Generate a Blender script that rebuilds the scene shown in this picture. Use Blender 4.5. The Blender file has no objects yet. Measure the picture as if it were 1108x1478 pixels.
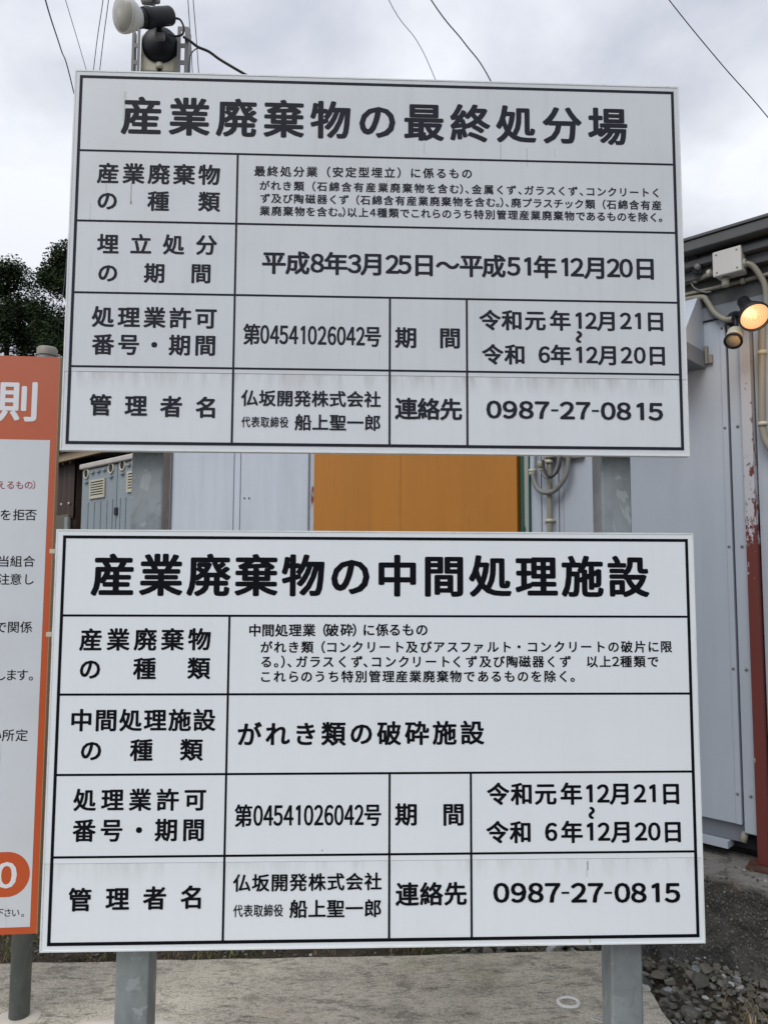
import bpy, bmesh, math, random
from mathutils import Vector, Matrix, noise as mnoise

S = bpy.context.scene
COL = S.collection
R = math.radians

# ------------------------------------------------------------------ camera
CAM = Vector((0.834, -2.148, 1.500))
YAW, PITCH, ROLL, FPX = R(2.13), R(4.83), R(0.23), 1096.0
fw = Vector((math.sin(YAW) * math.cos(PITCH), math.cos(YAW) * math.cos(PITCH), math.sin(PITCH)))
r0 = Vector((math.cos(YAW), -math.sin(YAW), 0)); u0 = r0.cross(fw)
rt = r0 * math.cos(ROLL) + u0 * math.sin(ROLL)
up = -r0 * math.sin(ROLL) + u0 * math.cos(ROLL)
cam = bpy.data.cameras.new('camera')
cam.sensor_fit = 'VERTICAL'; cam.sensor_height = 36; cam.lens = 36 * FPX / 1478
cam.clip_start = 0.02; cam.clip_end = 2000
co = bpy.data.objects.new('camera', cam); COL.objects.link(co)
co.matrix_world = Matrix(((rt.x, up.x, -fw.x, CAM.x), (rt.y, up.y, -fw.y, CAM.y), (rt.z, up.z, -fw.z, CAM.z), (0, 0, 0, 1)))
S.camera = co

# ------------------------------------------------------------------ sky and sun (overcast)
SUN_EL, SUN_AZ = R(48), R(215)          # azimuth clockwise from +y: behind the camera, to its left
W = bpy.data.worlds.new('World'); S.world = W; W.use_nodes = True
nt = W.node_tree; nt.nodes.clear()
def N(t, **k):
    n = nt.nodes.new(t)
    for a, b in k.items(): setattr(n, a, b)
    return n
L = nt.links.new
out = N('ShaderNodeOutputWorld'); sky = N('ShaderNodeTexSky', sky_type='NISHITA'); sky.sun_disc = False
sky.sun_elevation = SUN_EL; sky.sun_rotation = SUN_AZ
bg1 = N('ShaderNodeBackground'); bg1.inputs[1].default_value = 0.1; L(sky.outputs[0], bg1.inputs[0])
tc = N('ShaderNodeTexCoord'); sep = N('ShaderNodeSeparateXYZ'); L(tc.outputs['Generated'], sep.inputs[0])
za = N('ShaderNodeMath', operation='MAXIMUM'); L(sep.outputs[2], za.inputs[0]); za.inputs[1].default_value = 0
zb = N('ShaderNodeMath', operation='ADD'); L(za.outputs[0], zb.inputs[0]); zb.inputs[1].default_value = 0.35
dv = N('ShaderNodeVectorMath', operation='SCALE'); inv = N('ShaderNodeMath', operation='DIVIDE'); inv.inputs[0].default_value = 1
L(zb.outputs[0], inv.inputs[1]); L(tc.outputs['Generated'], dv.inputs[0]); L(inv.outputs[0], dv.inputs['Scale'])
n1 = N('ShaderNodeTexNoise'); n1.inputs['Scale'].default_value = 2.3; n1.inputs['Detail'].default_value = 6; n1.inputs['Roughness'].default_value = .5
n1.inputs['Distortion'].default_value = .25
off = N('ShaderNodeVectorMath', operation='ADD'); off.inputs[1].default_value = (3.35, 1.1, 0.4)
L(dv.outputs[0], off.inputs[0]); L(off.outputs[0], n1.inputs['Vector'])
cr = N('ShaderNodeValToRGB'); L(n1.outputs['Fac'], cr.inputs[0])
cr.color_ramp.elements[0].position = .34; cr.color_ramp.elements[0].color = (.42, .445, .51, 1)
cr.color_ramp.elements[1].position = .60; cr.color_ramp.elements[1].color = (.77, .79, .83, 1)
gm = N('ShaderNodeMath', operation='MULTIPLY_ADD'); L(za.outputs[0], gm.inputs[0]); gm.inputs[1].default_value = .75; gm.inputs[2].default_value = .82
bg2 = N('ShaderNodeBackground'); L(cr.outputs[0], bg2.inputs[0]); L(gm.outputs[0], bg2.inputs[1])
mx = N('ShaderNodeMixShader'); mx.inputs[0].default_value = .93
L(bg1.outputs[0], mx.inputs[1]); L(bg2.outputs[0], mx.inputs[2]); L(mx.outputs[0], out.inputs[0])

sl = bpy.data.lights.new('sun', 'SUN'); sl.energy = 1.5; sl.angle = R(40); sl.color = (1, .97, .93)
so = bpy.data.objects.new('sun', sl); COL.objects.link(so)
sd = Vector((math.sin(SUN_AZ) * math.cos(SUN_EL), math.cos(SUN_AZ) * math.cos(SUN_EL), math.sin(SUN_EL)))
so.rotation_euler = sd.to_track_quat('Z', 'Y').to_euler(); so.location = (0, -5, 8)
vs = S.view_settings; vs.view_transform = 'Standard'; vs.look = 'None'; vs.gamma = 1; vs.use_curve_mapping = False; vs.exposure = 0.19

# ------------------------------------------------------------------ helpers
def ray(px, py):
    return (fw + rt * ((px - 554) / FPX) + up * ((739 - py) / FPX))
def on_plane(px, py, p0, n):
    d = ray(px, py); return CAM + d * ((Vector(p0) - CAM).dot(n) / d.dot(n))
def at_depth(px, py, dep):
    return CAM + ray(px, py) * dep
def on_ground(px, py, z=0):
    return on_plane(px, py, (0, 0, z), Vector((0, 0, 1)))

def empty(name, label, cat, loc=(0, 0, 0), group=None):
    o = bpy.data.objects.new(name, None); COL.objects.link(o); o.location = loc; o.empty_display_size = .1
    o['label'] = label; o['category'] = cat
    if group: o['group'] = group
    return o
def tag(o, label, cat, group=None):
    o['label'] = label; o['category'] = cat
    if group: o['group'] = group
    return o

class MB:
    """collects shapes in world space; build() links them as one mesh object whose origin is at its base"""
    def __init__(s): s.v = []; s.f = []; s.sm = []
    def add(s, vs, fs, smooth=False):
        b = len(s.v); s.v += [Vector(v) for v in vs]; s.f += [tuple(i + b for i in f) for f in fs]; s.sm += [smooth] * len(fs); return s
    def box(s, a, b, T=None, bev=0):
        x0, y0, z0 = [min(a[i], b[i]) for i in range(3)]; x1, y1, z1 = [max(a[i], b[i]) for i in range(3)]
        if bev > 0:
            bm = bmesh.new(); bmesh.ops.create_cube(bm, size=1)
            for v in bm.verts:
                v.co = Vector((x0 if v.co.x < 0 else x1, y0 if v.co.y < 0 else y1, z0 if v.co.z < 0 else z1))
            bmesh.ops.bevel(bm, geom=list(bm.edges), offset=min(bev, .45 * min(x1 - x0, y1 - y0, z1 - z0)), segments=2, affect='EDGES', profile=.5)
            bm.verts.index_update()
            vs = [v.co.copy() for v in bm.verts]; fs = [tuple(v.index for v in f.verts) for f in bm.faces]; bm.free()
        else:
            vs = [Vector((x, y, z)) for z in (z0, z1) for y in (y0, y1) for x in (x0, x1)]
            fs = [(0, 2, 3, 1), (4, 5, 7, 6), (0, 1, 5, 4), (2, 6, 7, 3), (0, 4, 6, 2), (1, 3, 7, 5)]
        if T: vs = [T(v) for v in vs]
        return s.add(vs, fs)
    def tube(s, pts, r, n=10, cap=True):
        pts = [Vector(p) for p in pts]; rs = r if isinstance(r, (list, tuple)) else [r] * len(pts)
        vs = []; prev = None
        for i, p in enumerate(pts):
            t = (pts[min(i + 1, len(pts) - 1)] - pts[max(i - 1, 0)]).normalized()
            if prev is None:
                a = t.cross(Vector((0, 0, 1)))
                if a.length < .1: a = t.cross(Vector((1, 0, 0)))
            else: a = prev - t * prev.dot(t)
            a.normalize(); prev = a; b = t.cross(a)
            for k in range(n):
                an = 2 * math.pi * k / n; vs.append(p + (a * math.cos(an) + b * math.sin(an)) * rs[i])
        fs = [(i * n + k, i * n + (k + 1) % n, (i + 1) * n + (k + 1) % n, (i + 1) * n + k) for i in range(len(pts) - 1) for k in range(n)]
        s.add(vs, fs, True)
        if cap:
            m = len(pts)
            b = len(s.v) - len(vs)
            s.f += [tuple(b + k for k in range(n))[::-1], tuple(b + (m - 1) * n + k for k in range(n))]; s.sm += [False, False]
        return s
    def lathe(s, prof, c, ax, n=28, smooth=True):
        c = Vector(c); ax = Vector(ax).normalized()
        a = ax.cross(Vector((0, 0, 1)));
        if a.length < .05: a = Vector((1, 0, 0))
        a.normalize(); b = ax.cross(a); vs = []
        for (h, r) in prof:
            for k in range(n):
                an = 2 * math.pi * k / n; vs.append(c + ax * h + (a * math.cos(an) + b * math.sin(an)) * max(r, 1e-5))
        fs = [(i * n + k, i * n + (k + 1) % n, (i + 1) * n + (k + 1) % n, (i + 1) * n + k) for i in range(len(prof) - 1) for k in range(n)]
        return s.add(vs, fs, smooth)
    def poly(s, outline, d):
        """prism: outline of 3-d points extruded by d"""
        o = [Vector(p) for p in outline]; d = Vector(d); n = len(o)
        return s.add(o + [p + d for p in o], [tuple(range(n))[::-1], tuple(range(n, 2 * n))] + [(i, (i + 1) % n, n + (i + 1) % n, n + i) for i in range(n)])
    def build(s, name, mat, parent=None, label=None, kind=None):
        lo = Vector([min(v[i] for v in s.v) for i in range(3)]); hi = Vector([max(v[i] for v in s.v) for i in range(3)])
        c = Vector(((lo.x + hi.x) / 2, (lo.y + hi.y) / 2, lo.z))
        me = bpy.data.meshes.new(name); me.from_pydata([v - c for v in s.v], [], s.f)
        bm = bmesh.new(); bm.from_mesh(me); bmesh.ops.recalc_face_normals(bm, faces=bm.faces); bm.to_mesh(me); bm.free()
        me.polygons.foreach_set('use_smooth', s.sm); me.materials.append(mat); me.update()
        o = bpy.data.objects.new(name, me); COL.objects.link(o)
        if parent:
            o.parent = parent; w = Vector((0, 0, 0)); p = parent
            while p: w += p.location; p = p.parent
            o.location = c - w
        else: o.location = c
        if label: o['label'] = label
        if kind: o['kind'] = kind
        return o

# ------------------------------------------------------------------ materials
class MT:
    def __init__(s, name, col=(.5, .5, .5), rough=.6, metal=0, spec=.5):
        s.m = bpy.data.materials.new(name); s.m.use_nodes = True; s.t = s.m.node_tree
        s.b = s.t.nodes['Principled BSDF']; s.b.inputs['Base Color'].default_value = (*col, 1)
        s.b.inputs['Roughness'].default_value = rough; s.b.inputs['Metallic'].default_value = metal
        s.b.inputs['Specular IOR Level'].default_value = spec
        s.col = None; s.c0 = (*col, 1); s.geo = None; s.h = None
    def n(s, t, **k):
        x = s.t.nodes.new(t)
        for a, b in k.items(): setattr(x, a, b)
        return x
    def l(s, a, b): s.t.links.new(a, b)
    def pos(s, scale=(1, 1, 1), rot=(0, 0, 0)):
        if not s.geo: s.geo = s.n('ShaderNodeNewGeometry')
        mp = s.n('ShaderNodeMapping'); mp.inputs['Scale'].default_value = scale; mp.inputs['Rotation'].default_value = rot
        s.l(s.geo.outputs['Position'], mp.inputs[0]); return mp.outputs[0]
    def noise(s, sc, det=4, ro=.55, scale=(1, 1, 1), dist=0, rot=(0, 0, 0)):
        x = s.n('ShaderNodeTexNoise'); x.inputs['Scale'].default_value = sc; x.inputs['Detail'].default_value = det
        x.inputs['Roughness'].default_value = ro; x.inputs['Distortion'].default_value = dist
        s.l(s.pos(scale, rot), x.inputs['Vector']); return x.outputs['Fac']
    def vor(s, sc, out='Color', scale=(1, 1, 1)):
        x = s.n('ShaderNodeTexVoronoi'); x.inputs['Scale'].default_value = sc; s.l(s.pos(scale), x.inputs['Vector']); return x.outputs[out]
    def ramp(s, fac, stops):
        x = s.n('ShaderNodeValToRGB'); s.l(fac, x.inputs[0]); e = x.color_ramp.elements
        while len(e) < len(stops): e.new(.5)
        for q, (p, c) in zip(e, stops):
            q.position = p; q.color = (*c, 1) if isinstance(c, tuple) else (c, c, c, 1)
        return x.outputs[0]
    def mix(s, fac, col, mode='MIX', src=None):
        x = s.n('ShaderNodeMix', data_type='RGBA', blend_type=mode)
        if isinstance(fac, (int, float)): x.inputs['Factor'].default_value = fac
        else: s.l(fac, x.inputs['Factor'])
        base = s.col if src is None else src
        if base is None: x.inputs[6].default_value = s.c0
        else: s.l(base, x.inputs[6])
        if isinstance(col, tuple): x.inputs[7].default_value = (*col, 1)
        else: s.l(col, x.inputs[7])
        s.col = x.outputs[2]; return s
    def math(s, op, a, b=None, c=None):
        x = s.n('ShaderNodeMath', operation=op)
        for i, v in enumerate((a, b, c)):
            if v is None: continue
            if isinstance(v, (int, float)): x.inputs[i].default_value = v
            else: s.l(v, x.inputs[i])
        return x.outputs[0]
    def rough(s, f, a, b):
        x = s.n('ShaderNodeMapRange'); s.l(f, x.inputs[0]); x.inputs[3].default_value = a; x.inputs[4].default_value = b
        s.l(x.outputs[0], s.b.inputs['Roughness']); return s
    def bump(s, h, st=.3, dist=.002):
        x = s.n('ShaderNodeBump'); x.inputs['Strength'].default_value = st; x.inputs['Distance'].default_value = dist
        s.l(h, x.inputs['Height'])
        if s.h: s.l(s.h, x.inputs['Normal'])
        s.h = x.outputs[0]; s.l(s.h, s.b.inputs['Normal']); return s
    def done(s):
        if s.col is not None: s.l(s.col, s.b.inputs['Base Color'])
        return s.m

def m_sheet(name, base, streak, seed, seam_z, drips=(), seam_k=.6):
    m = MT(name, base, .38, spec=.45)
    big = m.noise(1.7, 3); m.mix(m.ramp(big, [(.35, .93), (.7, 1.0)]), base, 'MIX') if False else None
    st = m.noise(1.0, 5, .6, (38 + seed, 38, 1.6)); m.mix(m.ramp(st, [(.50, 0.0), (.88, streak * .42)]), (.38, .40, .39))
    st2 = m.noise(1.0, 3, .6, (85, 85, 3.5 + seed * .1)); m.mix(m.ramp(st2, [(.70, 0.0), (.80, streak * .8)]), (.25, .27, .24))
    cl = m.noise(3.2, 5, .6); m.mix(m.ramp(cl, [(.45, 0.0), (.75, streak * .45)]), (.42, .44, .44))
    sp = m.noise(55, 2, .5); m.mix(m.ramp(sp, [(.76, 0.0), (.79, streak * 1.2)]), (.15, .15, .13))
    # dirt that has run down from the joint between the two sheets
    z = m.n('ShaderNodeSeparateXYZ'); m.l(m.pos(), z.inputs[0]); d = m.math('SUBTRACT', seam_z, z.outputs[2])
    a = m.math('MULTIPLY', m.math('GREATER_THAN', d, 0.0), m.math('SUBTRACT', 1.0, m.math('MULTIPLY', d, 17.0)))
    a = m.math('MAXIMUM', a, 0.0); run = m.noise(1.0, 4, .6, (26, 26, 5)); a = m.math('MULTIPLY', a, m.ramp(run, [(.42, 0.02), (.72, seam_k)]))
    m.mix(a, (.30, .28, .27))
    for (x0, zt_, zb_, hw, k, dc) in drips:      # single run marks
        fx = m.math('SUBTRACT', 1.0, m.math('DIVIDE', m.math('ABSOLUTE', m.math('SUBTRACT', z.outputs[0], x0)), hw)); fx = m.math('MAXIMUM', fx, 0.0)
        g1 = m.math('MULTIPLY', m.math('LESS_THAN', z.outputs[2], zt_), m.math('GREATER_THAN', z.outputs[2], zb_))
        m.mix(m.math('MULTIPLY', m.math('MULTIPLY', fx, g1), k), dc)
    m.rough(m.noise(6, 3), .3, .5)
    return m.done()
M = {}
M['ink_old'] = MT('faded_ink', (.020, .022, .032), .6, spec=.12).done()
M['ink'] = MT('black_ink', (.004, .0045, .008), .5, spec=.10).done()
M['ink_red'] = MT('red_ink', (.32, .045, .04), .45).done()
M['ink_white'] = MT('white_print', (.72, .74, .78), .4).done()
def m_frame():
    m = MT('sign_edge', (.72, .75, .76), .45); m.mix(m.ramp(m.noise(9, 5, .65), [(.45, 0.0), (.75, .55)]), (.42, .44, .40))
    m.mix(m.ramp(m.noise(60, 3, .6), [(.66, 0.0), (.74, .5)]), (.22, .21, .17)); return m.done()
M['edge'] = m_frame()
def m_galv(name, base, lo, hi):
    m = MT(name, base, .5, .35)
    v = m.n('ShaderNodeSeparateColor'); m.l(m.vor(26, 'Color', (1, 1, .8)), v.inputs[0])
    m.mix(m.ramp(v.outputs[0], [(.1, lo), (.95, hi)]), base, 'MIX', None) if False else None
    m.mix(m.ramp(v.outputs[0], [(.0, 0.0), (1, .25)]), hi)
    m.mix(m.ramp(m.noise(7, 5, .6, (1, 1, .5), .6), [(.42, 0.0), (.62, .55)]), lo)
    m.mix(m.ramp(m.noise(13, 3, .5, (1, 1, .7), 1.6), [(.62, 0.0), (.65, .42)]), hi); m.mix(m.ramp(m.noise(24, 4, .6, (1, 1, .8), 1.), [(.58, 0.0), (.66, .4)]), lo)
    m.mix(m.ramp(m.noise(30, 4, .6, (3, 3, .3)), [(.6, 0.0), (.8, .35)]), (.25, .22, .18))
    m.rough(m.noise(14, 3), .38, .62); m.bump(m.noise(120, 3), .15, .001); return m.done()
M['galv'] = m_galv('galvanised_steel', (.24, .27, .285), (.15, .17, .18), (.42, .46, .48))
M['galv_dark'] = m_galv('weathered_galvanised_pipe', (.17, .19, .19), (.10, .115, .115), (.27, .29, .28))
def m_panel(name, base, dirt=.5):
    m = MT(name, base, .5, spec=.4)
    m.mix(m.ramp(m.noise(1.0, 4, .6, (9, 9, .9)), [(.4, 0.0), (.75, .45 * dirt)]), tuple(c * .62 for c in base))
    m.mix(m.ramp(m.noise(2.4, 5, .65), [(.45, 0.0), (.75, .35 * dirt)]), tuple(c * .72 for c in base))
    m.mix(m.ramp(m.noise(42, 3, .5), [(.72, 0.0), (.76, .5 * dirt)]), (.17, .16, .15))
    m.rough(m.noise(5, 3), .4, .65); m.bump(m.noise(2.2, 3), .25, .01); m.bump(m.noise(160, 2), .06, .001); return m.done()
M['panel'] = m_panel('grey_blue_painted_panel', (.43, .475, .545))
M['panel_light'] = m_panel('pale_painted_door', (.52, .575, .645), .7)
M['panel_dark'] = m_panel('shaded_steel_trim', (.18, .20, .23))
M['roof'] = m_panel('dark_grey_roof_trim', (.085, .088, .092), .8)
M['container'] = m_panel('slate_blue_container_paint', (.25, .295, .325), .5)
M['container_top'] = m_panel('pale_container_roof', (.50, .47, .44), .9)
M['gap'] = MT('dark_rubber_gasket', (.02, .022, .03), .8).done()
M['cream'] = m_panel('cream_plastic', (.50, .48, .38), .6)
M['conduit'] = m_panel('beige_grey_conduit', (.27, .255, .21), .9)
M['cable'] = m_panel('grey_cable', (.20, .20, .195), .6)
M['black'] = MT('black_plastic', (.008, .009, .013), .42, spec=.3).done()
M['black_cable'] = MT('black_cable_sheath', (.02, .02, .022), .5).done()
M['wire'] = MT('overhead_wire', (.03, .03, .05), .6).done()
M['box_white'] = m_panel('off_white_box', (.55, .54, .52), .6)
M['slot'] = m_panel('slotted_angle_steel', (.20, .20, .205), .7)
def m_orange():
    m = MT('orange_painted_door', (.42, .165, .014), .5)
    m.mix(m.ramp(m.noise(1, 4, .55, (6, 6, .8)), [(.35, 0.0), (.7, .6)]), (.34, .135, .013))
    m.mix(m.ramp(m.noise(1, 5, .6, (30, 30, 2.0)), [(.5, 0.0), (.8, .22)]), (.23, .085, .012))
    m.mix(m.ramp(m.noise(6, 5, .6), [(.6, 0.0), (.8, .35)]), (.52, .24, .05))
    m.bump(m.noise(1.5, 3, .5), .2, .02); m.rough(m.noise(9, 3), .4, .6); return m.done()
M['orange_door'] = m_orange()
def m_osign():
    m = MT('orange_sign_print', (.52, .085, .018), .42)
    z = m.n('ShaderNodeSeparateXYZ'); m.l(m.pos(), z.inputs[0])
    f = m.n('ShaderNodeMapRange'); m.l(z.outputs[2], f.inputs[0]); f.inputs[1].default_value = 1.1; f.inputs[2].default_value = 2.4
    m.mix(m.math('MULTIPLY', f.outputs[0], .75), (.46, .14, .08))   # the print has bleached towards the top of the sign
    m.mix(m.ramp(m.noise(8, 5, .6), [(.5, 0.0), (.8, .2)]), (.30, .08, .04)); return m.done()
M['osign'] = m_osign()
def m_rustpost():
    m = MT('flaking_paint_on_red_primer', (.45, .46, .50), .55)
    z = m.n('ShaderNodeSeparateXYZ'); m.l(m.pos(), z.inputs[0])
    g = m.n('ShaderNodeMapRange'); m.l(z.outputs[2], g.inputs[0]); g.inputs[1].default_value = 2.45; g.inputs[2].default_value = 1.25
    nn = m.noise(19, 9, .75, (1, 1, .5)); a = m.math('ADD', nn, m.math('MULTIPLY', m.math('POWER', g.outputs[0], 2.4), .45))
    fl = m.ramp(a, [(.612, 0.0), (.622, 1.0)]); m.mix(fl, (.135, .024, .018))
    m.mix(m.ramp(m.noise(45, 4, .6), [(.66, 0.0), (.68, .8)]), (.09, .035, .025))
    inv_ = m.ramp(m.noise(20, 5, .6, (1, 1, .6)), [(.70, 0.0), (.705, 1.0)]); m.mix(inv_, (.42, .42, .38))
    m.bump(fl, .5, -.001); return m.done()
M['rustpost'] = m_rustpost()
c = MT('chipped_jamb_paint', (.42, .45, .50), .55); e = c.ramp(c.noise(9, 7, .7, (1, 1, .5)), [(.57, 0.0), (.58, 1.0)]); c.mix(e, (.17, .035, .025)); M['jamb'] = c.done()
def m_rust():
    m = MT('rusty_steel', (.11, .045, .028), .85); m.mix(m.ramp(m.noise(30, 5, .7), [(.4, 0.0), (.7, 1.0)]), (.05, .028, .022)); m.bump(m.noise(90, 4), .5, .002); return m.done()
M['rust'] = m_rust()
def m_green():
    m = MT('peeling_green_paint', (.006, .09, .07), .45); e = m.ramp(m.noise(14, 6, .7, (1, 1, .35)), [(.42, 0.0), (.43, 1.0)]); m.mix(e, (.33, .33, .30)); m.bump(e, .5, -.001); return m.done()
M['green_peel'] = m_green()
M['green'] = MT('green_paint', (.004, .075, .06), .4).done()
def m_conc(name, base, dark, sc=1, st=1):
    m = MT(name, base, .9, spec=.25)
    m.mix(m.ramp(m.noise(3.0 * sc, 6, .62, (1, 1.8, 1)), [(.36, 0.0), (.66, .8 * st)]), dark)
    m.mix(m.ramp(m.noise(8 * sc, 7, .7, (.8, 2.2, 1), .4), [(.55, 0.0), (.66, .75 * st)]), tuple(c * .62 for c in dark))
    m.mix(m.ramp(m.noise(140, 4, .7), [(.42, 0.0), (.62, .7)]), tuple(min(1, c * 1.5) for c in base))
    m.mix(m.ramp(m.vor(120, 'Distance'), [(.12, .75), (.30, 0.0)]), tuple(c * .40 for c in dark))
    return m
c = m_conc('weathered_concrete', (.48, .45, .375), (.26, .24, .195))
c.mix(c.ramp(c.noise(1.7, 4, .6), [(.56, 0.0), (.72, .55)]), (.22, .22, .10))
c.mix(c.ramp(c.noise(2.6, 5, .6, (1.3, 1, 1)), [(.55, 0.0), (.68, .7)]), (.46, .40, .32))
c.mix(c.ramp(c.noise(9, 6, .75, (.7, 2.4, 1), .6), [(.56, 0.0), (.62, .8)]), (.15, .14, .115))
c.mix(c.ramp(c.noise(5.5, 8, .78, (1, 1.6, 1), .3), [(.50, 0.0), (.62, .75)]), (.20, .185, .15)); c.mix(c.ramp(c.noise(4.2, 7, .75, (1.2, 1.9, 1)), [(.54, 0.0), (.66, .6)]), (.62, .57, .47))
c.mix(c.ramp(c.noise(34, 5, .75, (.8, 1.8, 1)), [(.52, 0.0), (.64, .65)]), (.15, .14, .12)); c.mix(c.ramp(c.noise(70, 4, .7), [(.54, 0.0), (.64, .6)]), (.55, .52, .46))
c.bump(c.noise(60, 6, .7), .55, .006); c.bump(c.vor(150, 'Distance'), .5, .003); M['slab'] = c.done()
c = m_conc('dark_concrete_lit_lip', (.078, .075, .070), (.038, .036, .034), 1.3)
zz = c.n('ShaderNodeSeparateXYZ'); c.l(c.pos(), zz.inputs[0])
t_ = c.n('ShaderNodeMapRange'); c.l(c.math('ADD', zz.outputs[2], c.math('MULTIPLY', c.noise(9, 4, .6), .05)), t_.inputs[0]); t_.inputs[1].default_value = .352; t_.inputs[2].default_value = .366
c.mix(c.math('MULTIPLY', t_.outputs[0], .75), (.27, .26, .24))     # lit top lip over a shaded face, painted into the colour
c.mix(c.ramp(c.vor(85, 'Distance'), [(.18, .75), (.24, 0.0)]), (.27, .26, .245))
c.mix(c.ramp(c.noise(5, 5, .6), [(.58, 0.0), (.72, .6)]), (.11, .08, .05)); c.mix(c.ramp(c.noise(12, 7, .75), [(.50, 0.0), (.62, .7)]), (.035, .034, .032)); c.mix(c.ramp(c.noise(17, 7, .78), [(.58, 0.0), (.66, .6)]), (.20, .195, .185))
c.bump(c.noise(28, 6, .7), .8, .02); c.bump(c.vor(85, 'Distance'), .7, .006); M['foundation'] = c.done()
c = MT('damp_soil', (.055, .045, .034), .95, spec=.2)
c.mix(c.ramp(c.noise(9, 6, .7), [(.4, 0.0), (.65, .9)]), (.12, .10, .075)); c.mix(c.ramp(c.noise(3, 5, .7), [(.55, 0.0), (.66, .7)]), (.06, .075, .025))
c.mix(c.ramp(c.vor(70, 'Distance'), [(.10, .8), (.22, 0.0)]), (.24, .23, .21)); c.bump(c.noise(40, 6, .75), 1, .03); M['soil'] = c.done()
def m_stone(name, src):
    m = MT(name, (.2, .2, .2), .85, spec=.3)
    i = m.n('ShaderNodeObjectInfo') if src == 'obj' else m.n('ShaderNodeNewGeometry')
    r = i.outputs['Random'] if src == 'obj' else i.outputs['Random Per Island']
    m.col = m.ramp(r, [(0, (.06, .058, .05)), (.2, (.13, .125, .10)), (.45, (.14, .13, .105)), (.65, (.07, .073, .073)), (.85, (.19, .18, .15)), (.95, (.26, .28, .30)), (1, (.58, .58, .57))])
    m.mix(m.ramp(m.noise(45, 5, .65), [(.4, 0.0), (.7, .7)]), (.07, .062, .045)); m.mix(m.ramp(m.noise(150, 3, .6), [(.55, 0.0), (.7, .4)]), (.28, .27, .25))
    m.bump(m.noise(110, 5, .7), .6, .004); return m.done()
M['stone'] = m_stone('crushed_stone', 'obj'); M['gravel'] = m_stone('gravel_stone', 'isl')
M['mortar'] = m_panel('white_mortar', (.56, .52, .45), 1.0)
M['ringm'] = m_panel('fresh_white_mortar', (.74, .73, .70), .4)
def m_cor():
    m = MT('brown_corrugated_sheet', (.045, .026, .019), .6); m.mix(m.ramp(m.noise(1, 5, .6, (14, 14, 1.5)), [(.45, 0.0), (.7, .7)]), (.075, .05, .04)); return m.done()
M['brown'] = m_cor()
M['wood'] = m_panel('weathered_timber', (.36, .27, .17), 1.0)
M['tarp'] = m_panel('brown_tarpaulin', (.105, .088, .07), .9)
M['bark'] = m_panel('conifer_bark', (.06, .04, .028), .8)
def m_leaf(name, a, b):
    m = MT(name, a, .7, spec=.2); g = m.n('ShaderNodeNewGeometry'); m.col = m.ramp(g.outputs['Random Per Island'], [(0, a), (.7, b), (1, tuple(x * 1.6 for x in b))]); return m.done()
M['leaf'] = m_leaf('conifer_foliage', (.009, .020, .008), (.026, .045, .015))
M['grass'] = m_leaf('grass_blade', (.06, .10, .02), (.20, .20, .07))
M['dry'] = m_leaf('dry_grass_blade', (.14, .10, .05), (.27, .21, .12))

# ------------------------------------------------------------------ the two white notice boards
B1 = dict(x0=.001, x1=1.800, z0=1.850, z1=2.980); B2 = dict(x0=.001, x1=1.803, z0=.497, z1=1.627)
YN = Vector((0, 1, 0))
def P(px, py): return on_plane(px, py, (0, 0, 0), YN)
GC = {}
FW = {str(i): chr(0xFF10 + i) for i in range(10)}
def glyph(ch):
    if ch == '1':      # plain one without a foot
        return [(.50, .01), (.595, .01), (.595, .74), (.52, .74), (.36, .655), (.36, .565), (.50, .625)], [(0, 1, 2, 3), (0, 3, 4, 5, 6)]
    ch = FW.get(ch, ch)
    if ch not in GC:
        c = bpy.data.curves.new('tmp', 'FONT'); c.body = ch; c.size = 1; c.resolution_u = 3; c.fill_mode = 'FRONT'
        o = bpy.data.objects.new('tmp', c); me = o.to_mesh()
        v = [(p.co.x, p.co.y) for p in me.vertices]; f = [tuple(q.vertices) for q in me.polygons]
        GC[ch] = (v, f); o.to_mesh_clear(); bpy.data.objects.remove(o); bpy.data.curves.remove(c)
    return GC[ch]
KC, KH = .38, .92        # centre height and ink height of an ideograph, in em
SH = [(1, 0), (-1, 0), (0, 1), (0, -1), (.75, .75), (.75, -.75), (-.75, .75), (-.75, -.75)]
def letters(name, parent, mat, chars, frame, bold):
    """chars: (glyph, centre_u, centre_v, em, sx, sy, rot); frame(u, v, lift) -> world point"""
    mb = MB()
    for (ch, cu, cv, em, sx, sy, rot) in chars:
        if ch == '-':
            w, h = .145 * em * sx, .040 * em
            mb.add([frame(cu + a * w, cv + b * h, .0008) for a, b in ((-1, -1), (1, -1), (1, 1), (-1, 1))], [(0, 1, 2, 3)]); continue
        v, f = glyph(ch)
        pu = [(x - .5, y - KC) for x, y in v]
        if rot: pu = [(y * 1.5, -x) for x, y in pu]
        for k, (dx, dy) in enumerate(SH):
            lift = .0006 + k * .00002
            mb.add([frame(cu + (x * sx + dx * bold) * em, cv + (y * sy + dy * bold * .72) * em, lift) for x, y in pu], f)
    return mb.build(name, mat, parent)

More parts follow.
